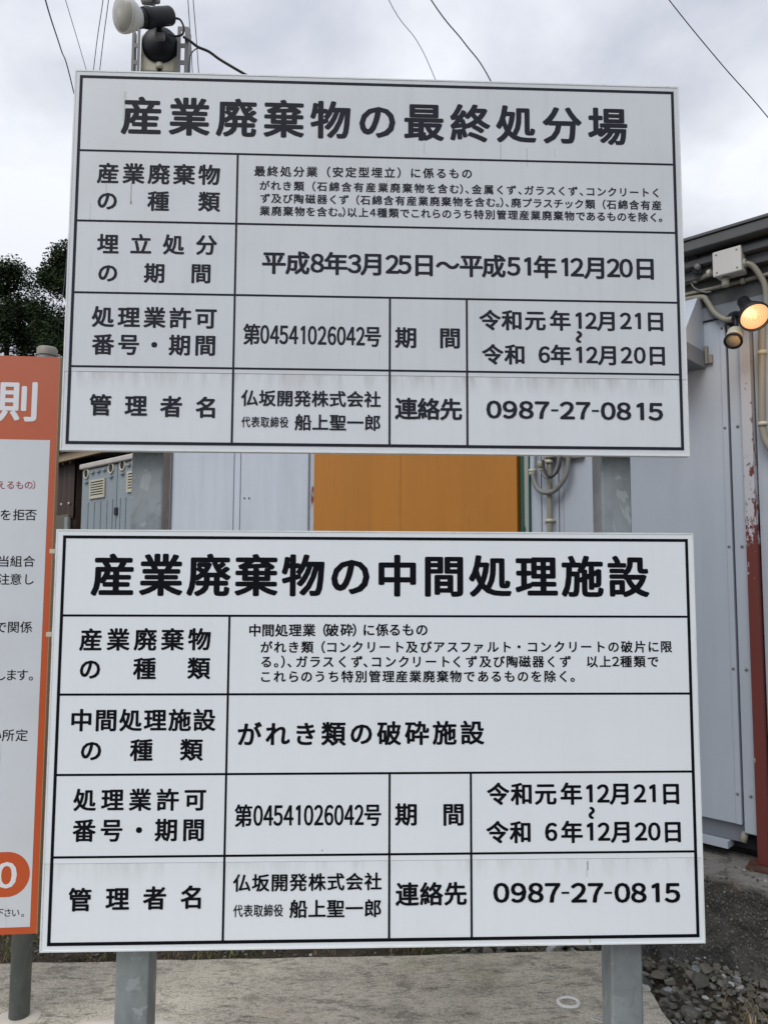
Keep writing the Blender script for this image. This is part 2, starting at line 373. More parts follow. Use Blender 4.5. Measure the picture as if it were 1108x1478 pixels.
Z = {1: (170, 130, 2.995), 2: (530, 130, 2.4622), 3: (110, 230, 4.432), 4: (350, 230, 3.3576), 5: (660, 250, 3.4625), 6: (350, 340, 1.7587),
     7: (80, 400, 2.1308), 8: (560, 400, 2.0219), 'A': (80, 780, 3.957), 'B': (340, 780, 3.4625), 'C': (640, 780, 2.9946), 'D': (60, 1000, 3.957),
     'E': (320, 1020, 2.77), 'F': (320, 1110, 3.0778), 'G': (670, 1110, 3.1657), 'H': (670, 430, 3.4625), 'P': (0, 0, 1.0)}
def zp(k, x, y): ox, oy, s = Z[k]; return ox + x / s, oy + y / s
PUN = '（）、。・'
def line(parent, mat, text, a, b, h, bold=.029, cen=None, ks=None, dsx=1.0, dsy=1.0, pun=None, kana=.92, name='lettering'):
    """a, b: (zoom, x, y) of the ink's left and right end at mid height; h ink height in a's zoom pixels"""
    A = P(*zp(*a)); Bp = P(*zp(*b)); sc = Z[a[0]][2]
    ax, ay = zp(*a); H = P(ax, ay - h / sc / 2).z - P(ax, ay + h / sc / 2).z
    dig = all(c in '0123456789-' for c in text); em = H / (.735 if dig else KH)
    if cen:     # explicit centres, [(zoom, [x...]), ...] in the order of the text
        us = [P(*zp(k, x, a[2] if k == a[0] else b[2])).x for k, xs in cen for x in xs]
    else:
        adv = []
        for ch in text:
            if pun and ch in '0123456789': adv.append(.62)
            elif pun and ch in PUN: adv.append(pun.get(ch, .5))
            elif pun and (0x3040 <= ord(ch) <= 0x30FF): adv.append(kana)
            else: adv.append(1.0)
        cs = []; t = 0
        for w in adv: cs.append(t + w / 2); t += w
        w0 = adv[0]; sx0 = ks or 1.0
        i0 = A.x + em * sx0 * .46 * (1 if not (0x3040 <= ord(text[0]) <= 0x30FF) else .93)
        i1 = Bp.x - em * sx0 * (.46 if text[-1] != '。' else .12)
        us = [i0 + (c - cs[0]) / max(1e-6, cs[-1] - cs[0]) * (i1 - i0) for c in cs] if len(cs) > 1 else [(A.x + Bp.x) / 2]
    chars = []
    for ch, u in zip(text, us):
        if ch == '　': continue
        t = (u - A.x) / (Bp.x - A.x); v = A.z + t * (Bp.z - A.z)
        isd = ch in '0123456789'
        if pun and ch in '。）、': u += .27 * em
        vv = v + (.015 * em if isd and not dig else 0)
        chars.append((ch, u, vv, em, dsx if isd or ch == '-' else (ks or 1.0), dsy if isd else 1.0, False))
        if dig: chars[-1] = (ch, u, v + (KC - .367) * em, em, dsx, dsy, False) if isd else (ch, u, v, em, dsx, 1, False)
    fr = lambda u, v, w: Vector((u, -w, v))
    gaps = [b[1] - a[1] for a, b in zip(chars, chars[1:])]
    if gaps and len(chars) <= 13 and max(gaps) > em * 1.12:      # widely spaced words: every character stands alone
        for c in chars: letters(name, parent, mat, [c], fr, bold)
        return
    return letters(name, parent, mat, chars, fr, bold)

def board(spec, label, seam, hl, vl, border, ink, sheetmats, rails):
    x0, x1, z0, z1 = spec['x0'], spec['x1'], spec['z0'], spec['z1']
    t = empty('notice_board', label, 'sign', ((x0 + x1) / 2, .02, z0))
    MB().box((x0 + .004, 0, seam + .0012), (x1 - .004, .004, z1 - .004)).build('sign_sheet', sheetmats[0], t)
    MB().box((x0 + .004, .0006, z0 + .004), (x1 - .004, .004, seam)).build('sign_sheet', sheetmats[1], t)
    # thin folded edging round the sheet
    for a, b in (((x0, -.0012, z0), (x0 + .004, .026, z1)), ((x1 - .004, -.0012, z0), (x1, .026, z1)),
                 ((x0 + .004, -.0012, z1 - .004), (x1 - .004, .026, z1)), ((x0 + .004, -.0012, z0), (x1 - .004, .026, z0 + .004))):
        MB().box(a, b).build('edge_strip', M['edge'], t)
    bx0, bx1, bz0, bz1 = border; w = .0084; y0, y1 = -.0006, .0002
    mb = MB()
    mb.box((bx0, y0, bz0), (bx0 + w, y1, bz1)); mb.box((bx1 - w, y0, bz0), (bx1, y1, bz1))
    mb.box((bx0 + w, y0, bz1 - w), (bx1 - w, y1, bz1)); mb.box((bx0 + w, y0, bz0), (bx1 - w, y1, bz0 + w))
    mb.build('border_line', ink, t)
    rw = .0030
    for z in hl: MB().box((bx0 + w, -.00045, z - rw), (bx1 - w, .0001, z + rw)).build('ruled_line', ink, t)
    for x, za, zb in vl: MB().box((x - rw, -.0005, za), (x + rw, .0001, zb)).build('ruled_line', ink, t)
    for z in rails:   # back rails that carry the sheet on the posts
        MB().box((x0 + .03, .026, z - .02), (x1 - .03, .05, z + .02)).build('back_rail', M['galv'], t)
    return t
def zavg(*pts): return sum(P(*p).z for p in pts) / len(pts)
def xavg(*pts): return sum(P(*p).x for p in pts) / len(pts)

seam1 = zavg((89, 536), (990, 548.4)); seam2 = zavg((65, 1247.7), (1012.7, 1238))
def dr(px, y0, y1, hw, k, c=(.12, .12, .10)): a, b = P(px, y0), P(px, y1); return (a.x, a.z, b.z, hw, k, c)
M['sheet1'] = m_sheet('weathered_white_sheet', (.60, .637, .678), .60, 1, seam1, [dr(190, 264, 294, .0022, .9), dr(189.5, 290, 295, .004, 1.0), dr(181, 132, 176, .006, .45, (.22, .25, .13)), dr(154, 265, 281, .002, .4),
    dr(131, 292, 318, .002, .35), dr(722, 208, 232, .003, .4), dr(760, 214, 240, .003, .35), dr(229, 396, 420, .002, .35), dr(800, 214, 228, .002, .35), dr(612, 205, 222, .003, .3)])
M['sheet1b'] = m_sheet('weathered_white_sheet_lower', (.655, .697, .74), .40, 4, seam1)
M['sheet2'] = m_sheet('white_sheet', (.725, .775, .82), .18, 7, seam2, [dr(847.5, 1243, 1256, .003, .95, (.16, .14, .10)), dr(846.5, 1255, 1266, .004, .5, (.45, .40, .25)), dr(851, 1350, 1362, .004, .6, (.35, .27, .12)), dr(465, 1226, 1229, .003, .7)], .30)
h1 = [zavg((117, 218), (970.7, 236.4)), zavg((113.4, 319.1), (973.2, 335.3)), zavg((111.1, 422.5), (974.7, 436.3)), zavg((104.9, 528.1), (977.9, 541))]
b1 = (.016, 1.784, 1.868, 2.964); zb = b1[2] + .006
t1 = board(B1, 'upper weathered white notice board with faded black Japanese lettering, high across both square posts', seam1, h1,
           [(xavg((342, 223.5), (335.8, 640.7)), zb, h1[0]), (xavg((562.5, 433.6), (562, 643.8)), zb, h1[2]), (xavg((672.8, 434.6), (674.7, 643.8)), zb, h1[2])],
           b1, M['ink_old'], (M['sheet1'], M['sheet1b']), (2.75, 2.08))
h2 = [zavg((92.6, 888.2), (989, 890.2)), zavg((88.8, 1002.4), (992.3, 1001.1)), zavg((84, 1118), (997, 1114.1)), zavg((78.2, 1237.3), (1000.7, 1229.1))]
b2 = (.020, 1.787, .513, 1.610); zb = b2[2] + .006
t2 = board(B2, 'lower white notice board with crisp black Japanese lettering, just above the concrete slab', seam2, h2,
           [(xavg((331.4, 889.2), (321.6, 1355)), zb, h2[0]), (xavg((562, 1116.5), (561.4, 1349.8)), zb, h2[2]), (xavg((679, 1116.5), (680.4, 1347.5)), zb, h2[2])],
           b2, M['ink'], (M['sheet2'], M['sheet2']), (1.50, .62))
for z in (P(80, 795).z, P(75, 917).z):     # clamp ends that stick out past the left edge of the lower board
    MB().box((-.028, .03, z - .006), (.05, .045, z + .006)).box((-.012, .03, z - .022), (-.004, .05, z + .02)).build('clamp', M['cream'], t2)

I1, I2 = M['ink_old'], M['ink']
line(t1, I1, '産業廃棄物の最終処分場', (1, 22, 108.5), (2, 918, 130), 157, .031)
line(t1, I1, '産業廃棄物', (3, 140, 87), (3, 918, 100), 126)
line(t1, I1, 'の種類', (3, 140, 262), (3, 915, 271), 124)
line(t1, I1, '埋立処分', (3, 140, 540), (3, 898, 548), 124)
line(t1, I1, 'の期間', (3, 145, 724), (3, 862, 730), 122)
line(t1, I1, '処理業許可', (7, 115, 121), (7, 495, 127), 62)
line(t1, I1, '番号・期間', (7, 115, 206), (7, 493, 210), 62)
line(t1, I1, '管理者名', (7, 107, 392), (7, 497, 401), 63)
line(t1, I1, '第04541026042号', (7, 578, 175), (7, 998, 183), 62, .024, cen=[(7, [604, 644, 674, 703, 732, 762, 790, 820, 850, 879, 908, 938, 976])], ks=.80, dsx=.66, dsy=1.1)
line(t1, I1, '仏坂開発株式会社', (7, 573, 371), (7, 999, 376), 48, .024, ks=1.0)
line(t1, I1, '代表取締役', (7, 573, 445), (7, 716, 446), 33, .013, ks=.76)
line(t1, I1, '船上聖一郎', (7, 737, 446), (7, 999, 448), 48, .024)
line(t1, I1, '期間', (8, 22, 176), (8, 210, 178), 59)
line(t1, I1, '連絡先', (8, 22, 383), (8, 214, 386), 61)
line(t1, I1, '最終処分業（安定型埋立）に係るもの', (4, 58, 57), (2, 372, 297), 49, .024)
p = {'（': .9, '）': .36, '、': .55, '。': .4}
line(t1, I1, 'がれき類（石綿含有産業廃棄物を含む）、金属くず、ガラスくず、コンクリートく', (4, 85, 126), (5, 1013, 98), 45, .024, pun=p)
line(t1, I1, 'ず及び陶磁器くず（石綿含有産業廃棄物を含む。）、廃プラスチック類（石綿含有産', (4, 88, 188), (5, 1017, 161), 45, .024, pun={'（': .9, '）': .40, '、': .5, '。': .35})
line(t1, I1, '業廃棄物を含む。）以上4種類でこれらのうち特別管理産業廃棄物であるものを除く。', (4, 85, 249), (5, 1020, 221), 45, .024, pun={'（': .87, '）': .32, '、': .4, '。': .35}, dsx=.9)
line(t1, I1, '平成8年3月25日～平成51年12月20日', (6, 53, 68), (6, 1040, 84), 56, .031, cen=[(6, [80, 140, 190, 237, 285, 330, 380, 412, 460, 520, 580, 637, 688, 724, 767, 818, 848, 895, 940, 972, 1020])], dsx=.94)
line(t1, I1, '令和元年12月21日', (8, 268, 125), (8, 803, 129), 57, .032, cen=[('H', [127, 238, 353, 478, 572, 632, 712, 805, 868, 953])], dsx=.92)
line(t1, I1, '令和6年12月20日', (8, 275, 225), (8, 805, 229), 57, .032, cen=[('H', [140, 252, 397, 480, 573, 635, 717, 807, 873, 960])], dsx=.92)
line(t1, I1, '0987-27-0815', ('H', 110, 557), ('H', 990, 569), 82, .036, cen=[('H', [147, 227, 308, 387, 450, 513, 592, 653, 717, 795, 880, 955])], dsx=1.12)
line(t2, I2, '産業廃棄物の中間処理施設', ('A', 215, 195), ('C', 880, 156), 231, .033)
line(t2, I2, '産業廃棄物', ('A', 143, 566), ('A', 885, 564), 123)
line(t2, I2, 'の種類', ('A', 143, 733), ('A', 880, 729), 122)
line(t2, I2, '中間処理業（破砕）に係るもの', ('B', 65, 449), ('B', 962, 446), 61, .025, cen=[('B', [97, 163, 230, 298, 367, 426, 483, 555, 614, 665, 732, 795, 862, 930])])
line(t2, I2, 'がれき類（コンクリート及びアスファルト・コンクリートの破片に限', ('B', 122, 533), ('C', 985, 459), 58, .025,
     cen=[('B', [154, 222, 290, 358, 418, 480, 545, 610, 678, 745, 815, 880, 950, 1015]), ('C', [38, 95, 150, 212, 270, 325, 383, 440, 500, 558, 615, 675, 733, 790, 848, 905, 960])])
line(t2, I2, 'る。）、ガラスくず、コンクリートくず及び陶磁器くず以上2種類で', ('B', 122, 606), ('C', 928, 523), 58, .025,
     cen=[('B', [154, 222, 257, 288, 330, 397, 463, 535, 605, 667, 703, 773, 840, 905, 975, 1045]), ('C', [58, 120, 180, 238, 295, 350, 408, 465, 525, 640, 697, 742, 787, 845, 903])])
line(t2, I2, 'これらのうち特別管理産業廃棄物であるものを除く。', ('B', 122, 680), ('C', 575, 587), 58, .025,
     cen=[('B', [150, 220, 290, 355, 422, 490, 558, 627, 695, 763, 830, 897, 965, 1033]), ('C', [52, 110, 170, 227, 285, 342, 400, 458, 517, 572])])
line(t2, I2, '中間処理施設', ('D', 168, 156), ('D', 990, 154), 123)
line(t2, I2, 'の種類', ('D', 228, 328), ('D', 917, 324), 123)
line(t2, I2, '処理業許可', ('D', 188, 611), ('D', 938, 609), 123)
line(t2, I2, '番号・期間', ('D', 183, 786), ('D', 930, 781), 126)
line(t2, I2, '管理者名', ('D', 158, 1182), ('D', 922, 1165), 129)
line(t2, I2, 'がれき類の破砕施設', ('E', 68, 110), ('E', 1045, 103), 93, .030)
line(t2, I2, '第04541026042号', ('F', 60, 207), ('F', 706, 203), 97, .024, cen=[('F', [97] + [162 + 44.8 * i for i in range(11)] + [670])], ks=.80, dsx=.68, dsy=1.12)
line(t2, I2, '仏坂開発株式会社', ('F', 53, 506), ('F', 708, 498), 76, .024)
line(t2, I2, '代表取締役', ('F', 53, 630), ('F', 272, 627), 54, .013, ks=.76)
line(t2, I2, '船上聖一郎', ('F', 303, 621), ('F', 708, 617), 78, .024)
line(t2, I2, '期間', ('F', 772, 201), ('F', 1075, 201), 97)
line(t2, I2, '連絡先', ('F', 775, 556), ('F', 1085, 552), 100)
line(t2, I2, '令和元年12月21日', ('G', 105, 113), ('G', 977, 111), 98, .033, cen=[('G', [153, 262, 370, 487, 572, 633, 712, 800, 860, 942])], dsx=.94)
line(t2, I2, '令和6年12月20日', ('G', 100, 288), ('G', 985, 285), 98, .033, cen=[('G', [150, 257, 395, 490, 575, 636, 717, 805, 866, 950])], dsx=.94)
line(t2, I2, '0987-27-0815', ('G', 133, 565), ('G', 982, 565), 84, .036, cen=[('G', [168, 247, 325, 402, 460, 522, 598, 655, 720, 795, 875, 950])], dsx=1.12)
for tt, ik, k, x, y, hh in ((t1, I1, 'H', 571, 195, 55), (t2, I2, 'G', 580, 200, 52)):
    q = P(*zp(k, x, y)); a = zp(k, x, y); H = P(a[0], a[1] - hh / Z[k][2] / 2).z - P(a[0], a[1] + hh / Z[k][2] / 2).z
    letters('lettering', tt, ik, [('～', q.x, q.z, H / .92, 1.0, 1.0, True)], lambda u, v, w: Vector((u, -w, v)), .075)

# ------------------------------------------------------------------ square posts carrying the boards
def square_post(pxl, pxr, label):
    xa = on_plane(pxl, 705, (0, .05, 0), YN).x; xb = on_plane(pxr, 705, (0, .05, 0), YN).x
    t = empty('sign_post', label, 'post', ((xa + xb) / 2, .095, 0), 'square posts of the notice boards')
    y0, y1 = .05, .14
    MB().box((xa, y0, -.3), (xb, y1, 2.93), bev=.006).build('post_tube', M['galv'], t)
    MB().box((xa - .001, y0 - .001, 2.93), (xb + .001, y1 + .001, 2.936)).build('post_cap', M['galv'], t)
    for z in (2.75, 2.08, 1.50, .62):   # U bolts holding the rails
        MB().tube([(xa - .006, .03, z - .03), (xa - .006, y1 + .006, z - .03), (xb + .006, y1 + .006, z - .03), (xb + .006, .03, z - .03)], .004, 8).build('clamp_bolt', M['galv'], t)
    return xa, xb
LX = square_post(189, 235, 'galvanised square post at the left, showing between the boards and below the lower board')
RX = square_post(867.5, 911, 'galvanised square post at the right, showing between the boards and below the lower board')

# ------------------------------------------------------------------ orange and white rule board at the left, on its round post
OY = .47; oa = R(-3); OU = Vector((math.cos(oa), math.sin(oa), 0)) * -1   # unit vector to the sign's left (away from its right edge)
OU = Vector((-math.cos(R(3)), math.sin(R(3)), 0)); ON = Vector((math.sin(R(-3)), -math.cos(R(3)), 0))  # face normal towards the viewer
OU = Vector((-math.cos(R(3)), -math.sin(R(3)), 0)); ON = Vector((math.sin(R(3)), -math.cos(R(3)), 0))
d_ = ray(86.8, 515.6); oc = CAM + d_ * ((OY - CAM.y) / d_.y)
def OP(px, py): return on_plane(px, py, oc, ON)
def ouv(p): q = p - oc; return q.dot(OU), p.z
def oframe(u, v, w): q = oc + OU * u + ON * w; return Vector((q.x, q.y, v))
ztop = oc.z; zbot = OP(52, 1347.4).z; ow = .92
t3 = empty('rule_board', 'tall orange bordered white rule board with dark Japanese text, cut off by the left edge', 'sign', oframe(ow / 2, zbot, -.01))
T = lambda v: oframe(v.x, v.z, v.y)
MB().box((0, -.022, zbot), (ow, 0, ztop), T).build('sign_panel', M['osign'], t3)
MB().box((-.0025, -.024, zbot - .002), (-.0002, .001, ztop + .002), T).build('edge_strip', M['wood'], t3)
uin = ouv(OP(73.8, 635.4)); uin2 = ouv(OP(42.6, 1337.6)); ui = (uin[0] + uin2[0]) / 2
c_ = MT('white_sign_face', (.62, .66, .71), .42); c_.mix(c_.ramp(c_.noise(4, 5, .6), [(.45, 0.0), (.75, .25)]), (.45, .46, .47)); c_.mix(c_.ramp(c_.noise(1, 3, .6, (90, 90, 4)), [(.68, 0.0), (.76, .35)]), (.35, .36, .38))
M['oface'] = c_.done()
MB().box((ui, .0002, uin2[1]), (ow - ui, .0008, uin[1]), T).build('sign_face', M['oface'], t3)
def oline(text, pxs, pyc, h, mat, bold=.012, lift=.0008, sx=1.0):
    """pxs: pixel centre of every character at height pyc"""
    H = OP(pxs[-1], pyc - h / 2).z - OP(pxs[-1], pyc + h / 2).z; em = H / KH
    chars = []
    for ch, x in zip(text, pxs):
        u, v = ouv(OP(x, pyc)); chars.append((ch, -u, v, em, sx, 1, False))
    letters('lettering', t3, mat, chars, lambda a, b, w: oframe(-a, b, w + lift), bold)
oline('則', [27], 579, 56, M['ink_white'], .026, .0002, .96)
oline('えるもの）', [2, 16, 29, 42, 54], 700, 12, M['ink_red'], .004)
oline('を拒否', [9, 28, 45], 743, 16, M['ink'], .006)
oline('当組合', [6, 24, 42.5], 810, 16, M['ink'], .006)
oline('注意し', [6, 23.5, 42], 836, 16, M['ink'], .006)
oline('で関係', [2, 20, 38.5], 905, 16.5, M['ink'], .006)
oline('します。', [1, 17, 33, 51], 974, 16.5, M['ink'], .006)
oline('い所定', [-5.5, 12.5, 32], 1061, 17, M['ink'], .006)
oline('下さい。', [0, 11.5, 23, 37.5], 1317, 12, M['ink'], .003)
# round ended orange panel with the digit
pc = ouv(OP(11, 1262)); pr = abs(OP(11, 1229).z - OP(11, 1294).z) / 2
outl = [oframe(pc[0] + (-math.sin(a) * -1) * 0 - math.cos(a) * pr, pc[1] + math.sin(a) * pr, .0009) for a in [R(-90 + 10 * i) for i in range(19)]]
outl += [oframe(ow - ui - .05, pc[1] + pr, .0009), oframe(ow - ui - .05, pc[1] - pr, .0009)]
MB().poly(outl, ON * .0004).build('printed_panel', M['osign'], t3)
q = ouv(OP(10, 1263)); hh = OP(10, 1245).z - OP(10, 1280).z
letters('lettering', t3, M['ink_white'], [('0', -q[0], q[1] - .0 + (KC - .367) * hh / .735, hh / .735, 1.05, 1, False)], lambda a, b, w: oframe(-a, b, w + .0010), .03)
# round post
pb = on_ground(28, 1468); pr_ = .0335; pt = on_plane(69, 510, pb, YN)
t4 = empty('round_post', 'weathered round steel post behind the orange rule board, set in pale mortar', 'post', pb)
pz = on_plane(69, 507, pb, YN).z
MB().tube([(pb.x, pb.y, -.2), (pb.x, pb.y, pz)], pr_, 28).build('post_tube', M['galv_dark'], t4)
MB().lathe([(0, pr_ + .002), (.025, pr_ + .002), (.031, pr_ - .003), (.033, 0)], (pb.x, pb.y, pz - .018), (0, 0, 1)).build('post_cap', M['conduit'], t4)
for z in (ztop - .3, zbot + .3):
    MB().tube([(pb.x - .05, pb.y - .06, z), (pb.x - .05, pb.y + .045, z), (pb.x + .05, pb.y + .045, z), (pb.x + .05, pb.y - .06, z)], .004, 8).build('clamp_bolt', M['galv'], t4)

# ------------------------------------------------------------------ wall frame of the long shed: s to the left and away, n out of the wall, z up
P0 = Vector((2.448, .894, 0)); WD = Vector((-.6959, .7181, 0)).normalized(); WN = Vector((-WD.y, WD.x, 0))
def WT(v): q = P0 + WD * v.x + WN * v.y; return Vector((q.x, q.y, v.z))
def WP(px, py, n=0): return on_plane(px, py, P0 + WN * n, WN)
def ws(px, py=712, n=0): return (WP(px, py, n) - P0).dot(WD)
def wsz(px, py, n=0): p = WP(px, py, n); return (p - P0).dot(WD), p.z
def w3(px, py, n=0): s, z = wsz(px, py, n); return WT(Vector((s, n, z)))
ZB = wsz(1073, 1191)[1]; ZT = 2.97
shed = empty('storage_shed', 'long pale grey metal panel shed with an orange door behind the notice boards', 'building', WT(Vector((2.2, -1, 0))))
def wbox(s0, s1, n0, n1, z0, z1, name, mat, parent=shed, bev=0, label=None):
    return MB().box((s0, n0, z0), (s1, n1, z1), WT, bev).build(name, mat, parent, label)
sL = ws(246); SR = -2.2
# structural body behind the facing
wbox(SR, sL - .005, -2.4, -.061, .40, 2.92, 'wall_core', M['gap'])
seq = [(ws(251), ws(336.5), 'wall_panel', 'panel_light', 0), (ws(337.5), ws(345.5), 'wall_panel', 'panel_light', -.004)]
for a, b, nm, mt, n in seq: wbox(b, a, -.05, n, ZB, 2.72, nm, M[mt])
wbox(ws(250.5), ws(244), -.05, -.018, ZB, 2.72, 'corner_trim', M['panel'], bev=.006)
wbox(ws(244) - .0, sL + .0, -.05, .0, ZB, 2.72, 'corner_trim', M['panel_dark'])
dr = wbox(ws(444.5), ws(348), -.05, .004, ZB + .02, 2.62, 'door', M['panel_light'], bev=.004, label='white door with two small lock studs')
for px in (353.5, 360):
    s, z = wsz(px, 719, .004); MB().lathe([(0, .006), (.006, .006), (.008, .004), (.010, 0)], WT(Vector((s, .004, z))), WN, 12).build('lock_stud', M['gap'], dr)
wbox(ws(454), ws(446.3), -.05, -.008, ZB, 2.72, 'door_jamb', M['jamb'])
so_, se_ = ws(454.6), ws(747.5)
sm = ws(579.8)
wbox(sm + .0005, so_, -.05, .012, ZB + .01, 2.60, 'door', M['orange_door'], bev=.003, label='orange painted door leaf, far half')
wbox(se_, sm - .0005, -.05, .012, ZB + .01, 2.60, 'door', M['orange_door'], bev=.003, label='orange painted door leaf, near half')
wbox(ws(753), se_, -.055, -.03, ZB, 2.72, 'door_gap', M['gap'])
wbox(ws(757.5), ws(753), -.05, .012, ZB, 2.72, 'door_frame', M['green'])
wbox(ws(764), ws(757.5), -.05, .008, ZB, 2.72, 'door_frame', M['green_peel'], label='door frame strip with peeling green paint')
wbox(ws(766), ws(764), -.05, .012, ZB, 2.72, 'door_frame', M['green'])
for a, b, n in ((766.3, 780.3, 0), (782, 805.4, .001), (806.4, 812.4, -.004), (813.4, 1046, 0)):
    yy = 712
    wbox(ws(b), ws(a), -.05, n, ZB, 2.60, 'wall_panel', M['panel'])
sd1 = ws(1055.6, 712); sd0 = ws(1047, 712)
wbox(sd1 + .004, ws(1046) - .001, -.05, .006, ZB, 2.60, 'panel_edge', M['panel'], bev=.002)
wbox(sd1 - .004, sd1 + .0035, -.055, -.03, ZB, 2.72, 'gasket', M['gap'])
sp1, sp0 = ws(1077, 712), ws(1092, 712)
wbox(sp1 + .001, sd1 - .0045, -.05, .004, ZB - .03, 2.60, 'panel_edge', M['panel'], bev=.004)
for s_ in [ws(q) for q in (768.5, 778, 784.5, 1049.5, 1068)]:
    for z_ in (ZB + .12, ZB + .62, ZB + 1.12, ZB + 1.62, ZB + 2.05):
        MB().lathe([(0, .006), (.002, .006), (.004, .003), (.004, 0)], WT(Vector((s_, .006, z_))), WN, 8).build('panel_screw', M['slot'], shed)
# flaking steel column
col = wbox(sp0, sp1, -.05, .03, .378, 2.60, 'column', M['rustpost'], bev=.002, label='red primed steel column with flaking white paint')
wbox(sp0 - .03, sp1 + .03, -.02, .075, .366, .377, 'base_plate', M['rust'], col)
for ss in (sp1 + .03,): MB().lathe([(0, .012), (.012, .012), (.012, .006), (.03, .006), (.03, 0)], WT(Vector((ss - .015, .055, .377))), (0, 0, 1), 6, False).build('anchor_bolt', M['rust'], col)
wbox(SR, sp0 - .006, -.05, -.004, ZB, 2.60, 'wall_panel', M['panel'])
# lower rails under the panels
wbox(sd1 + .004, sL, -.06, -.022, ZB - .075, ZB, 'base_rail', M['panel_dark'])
wbox(sd1 + .06, sL, -.06, .01, ZB - .105, ZB - .077, 'base_rail', M['panel'])
for k in range(6): wbox(.42 + k * .9, .436 + k * .9, -.022, -.004, ZB - .074, ZB - .01, 'rail_bracket', M['panel_dark'])
MB().tube([WT(Vector((sd1 + .0, -.02, ZB - .03))), WT(Vector((sd1 + .006, -.005, ZB - .07)))], .014, 10).build('rail_bolt', M['conduit'], shed)
# beam, soffit and roof trim
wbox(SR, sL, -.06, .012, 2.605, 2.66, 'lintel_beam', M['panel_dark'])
wbox(SR, sL, -.06, .004, 2.661, 2.78, 'lintel_beam', M['roof'])
def roofbar(n0, n1, z0, z1, nm): wbox(SR, sL + .05, n0, n1, z0, z1, nm, M['roof'], bev=.004)
roofbar(-.06, .05, 2.782, 2.826, 'eave_trim'); roofbar(-.06, .085, 2.828, 2.858, 'eave_trim'); roofbar(-.06, .055, 2.860, 2.880, 'eave_trim'); roofbar(-.06, .13, 2.882, 2.927, 'eave_trim')
MB().box((SR, -2.7, 2.929), (sL + .06, .137, 2.940), WT).build('roof', M['roof'], shed)

# ------------------------------------------------------------------ items fixed to the shed
def arc(pts, k=6):
    """smooth polyline through points (Catmull-Rom)"""
    o = []; p = [Vector(q) for q in pts]; p = [p[0] * 2 - p[1]] + p + [p[-1] * 2 - p[-2]]
    for i in range(1, len(p) - 2):
        for j in range(k):
            t = j / k
            o.append(.5 * ((2 * p[i]) + (p[i + 1] - p[i - 1]) * t + (2 * p[i - 1] - 5 * p[i] + 4 * p[i + 1] - p[i + 2]) * t * t + (3 * p[i] - p[i - 1] - 3 * p[i + 1] + p[i + 2]) * t ** 3))
    o.append(p[-2]); return o
def z5(x, y, n): return w3(980 + x / 5.6875, 300 + y / 5.6875, n)
# junction box
jb = empty('junction_box', 'off-white square junction box under the eave above the lit lamp', 'junction box', z5(390, 640, .0))
f0 = .11
c1, c2, c3, c4 = [z5(*q, f0) for q in ((278, 372), (500, 297), (502, 510), (276, 578))]
ss = [(q - P0).dot(WD) for q in (c1, c2, c3, c4)]; s_l = (ss[0] + ss[3]) / 2; s_r = (ss[1] + ss[2]) / 2; zt = (c1.z + c2.z) / 2; zb_ = (c3.z + c4.z) / 2
MB().box((s_r, .035, zb_ + .004), (s_l, .100, zt - .004), WT, .006).build('box_body', M['box_white'], jb)
MB().box((s_r - .003, .1015, zb_), (s_l + .003, .113, zt), WT, .005).build('box_lid', M['box_white'], jb)
for a in (s_r + .014, s_l - .014):
    for b in (zb_ + .016, zt - .016): MB().lathe([(0, .004), (.0015, .004), (.0015, 0)], WT(Vector((a, .113, b))), WN, 8).build('lid_screw', M['slot'], jb)
MB().tube([WT(Vector(((s_l * .7 + s_r * .3), .07, zb_))), WT(Vector(((s_l * .7 + s_r * .3), .07, zb_ - .035)))], .015, 14).build('cable_gland', M['cream'], jb)
MB().box((s_r + .02, .012, zb_ + .03), (s_l - .02, .036, zt - .03), WT).build('mounting_block', M['panel_dark'], jb)
# conduits
def pipe(name, label, cat, pts, r, mat, group=None, clips=()):
    o = MB().tube(arc(pts), r, 10)
    if not clips:
        o = o.build(name, mat); return tag(o, label, cat, group)
    t = empty(name, label, cat, Vector(pts[0]), group); o.build('tube', mat, t)
    for (p, ax, rr) in clips: MB().lathe([(-.008, rr), (-.008, rr + .004), (.008, rr + .004), (.008, rr)], p, ax, 14).build('clip', M['cream'], t)
    return t
G = 'conduits on the shed wall'
def pz5(lst): return [z5(*q) for q in lst]
pipe('conduit', 'thick beige conduit curving from the right of the junction box down past the lit lamp', 'conduit', pz5([(515, 455, .07), (590, 470, .06), (650, 540, .05), (700, 640, .04), (712, 760, .035), (712, 900, .035)]), .012, M['conduit'], G, [(z5(530, 455, .07), WD, .013)])
pipe('conduit', 'beige conduit leaving the left side of the junction box towards the upper board', 'conduit', pz5([(265, 530, .07), (215, 560, .05), (150, 585, .03), (60, 612, .025), (-120, 665, .025)]), .010, M['conduit'], G, [(z5(245, 535, .062), WD, .011), (z5(130, 592, .028), WD, .011)])
pipe('conduit', 'long dusty conduit running along the wall below the junction box', 'conduit', pz5([(-140, 765, .02), (60, 712, .02), (300, 655, .02), (520, 600, .02), (728, 545, .02), (900, 498, .02)]), .009, M['conduit'], G, [(z5(520, 600, .02), WD, .009)])
pipe('conduit', 'beige conduit dipping from behind the upper board to the base of the lit lamp', 'conduit', pz5([(-140, 790, .03), (60, 752, .03), (190, 735, .03), (230, 775, .03), (290, 865, .03), (370, 915, .03), (440, 915, .05)]), .012, M['conduit'], G)
pipe('cable', 'thin grey cable sagging from under the eave at the edge of the upper board', 'cable', pz5([(30, 385, .07), (70, 440, .05), (85, 560, .04), (115, 650, .035), (205, 692, .03), (260, 688, .03)]), .004, M['cable'])
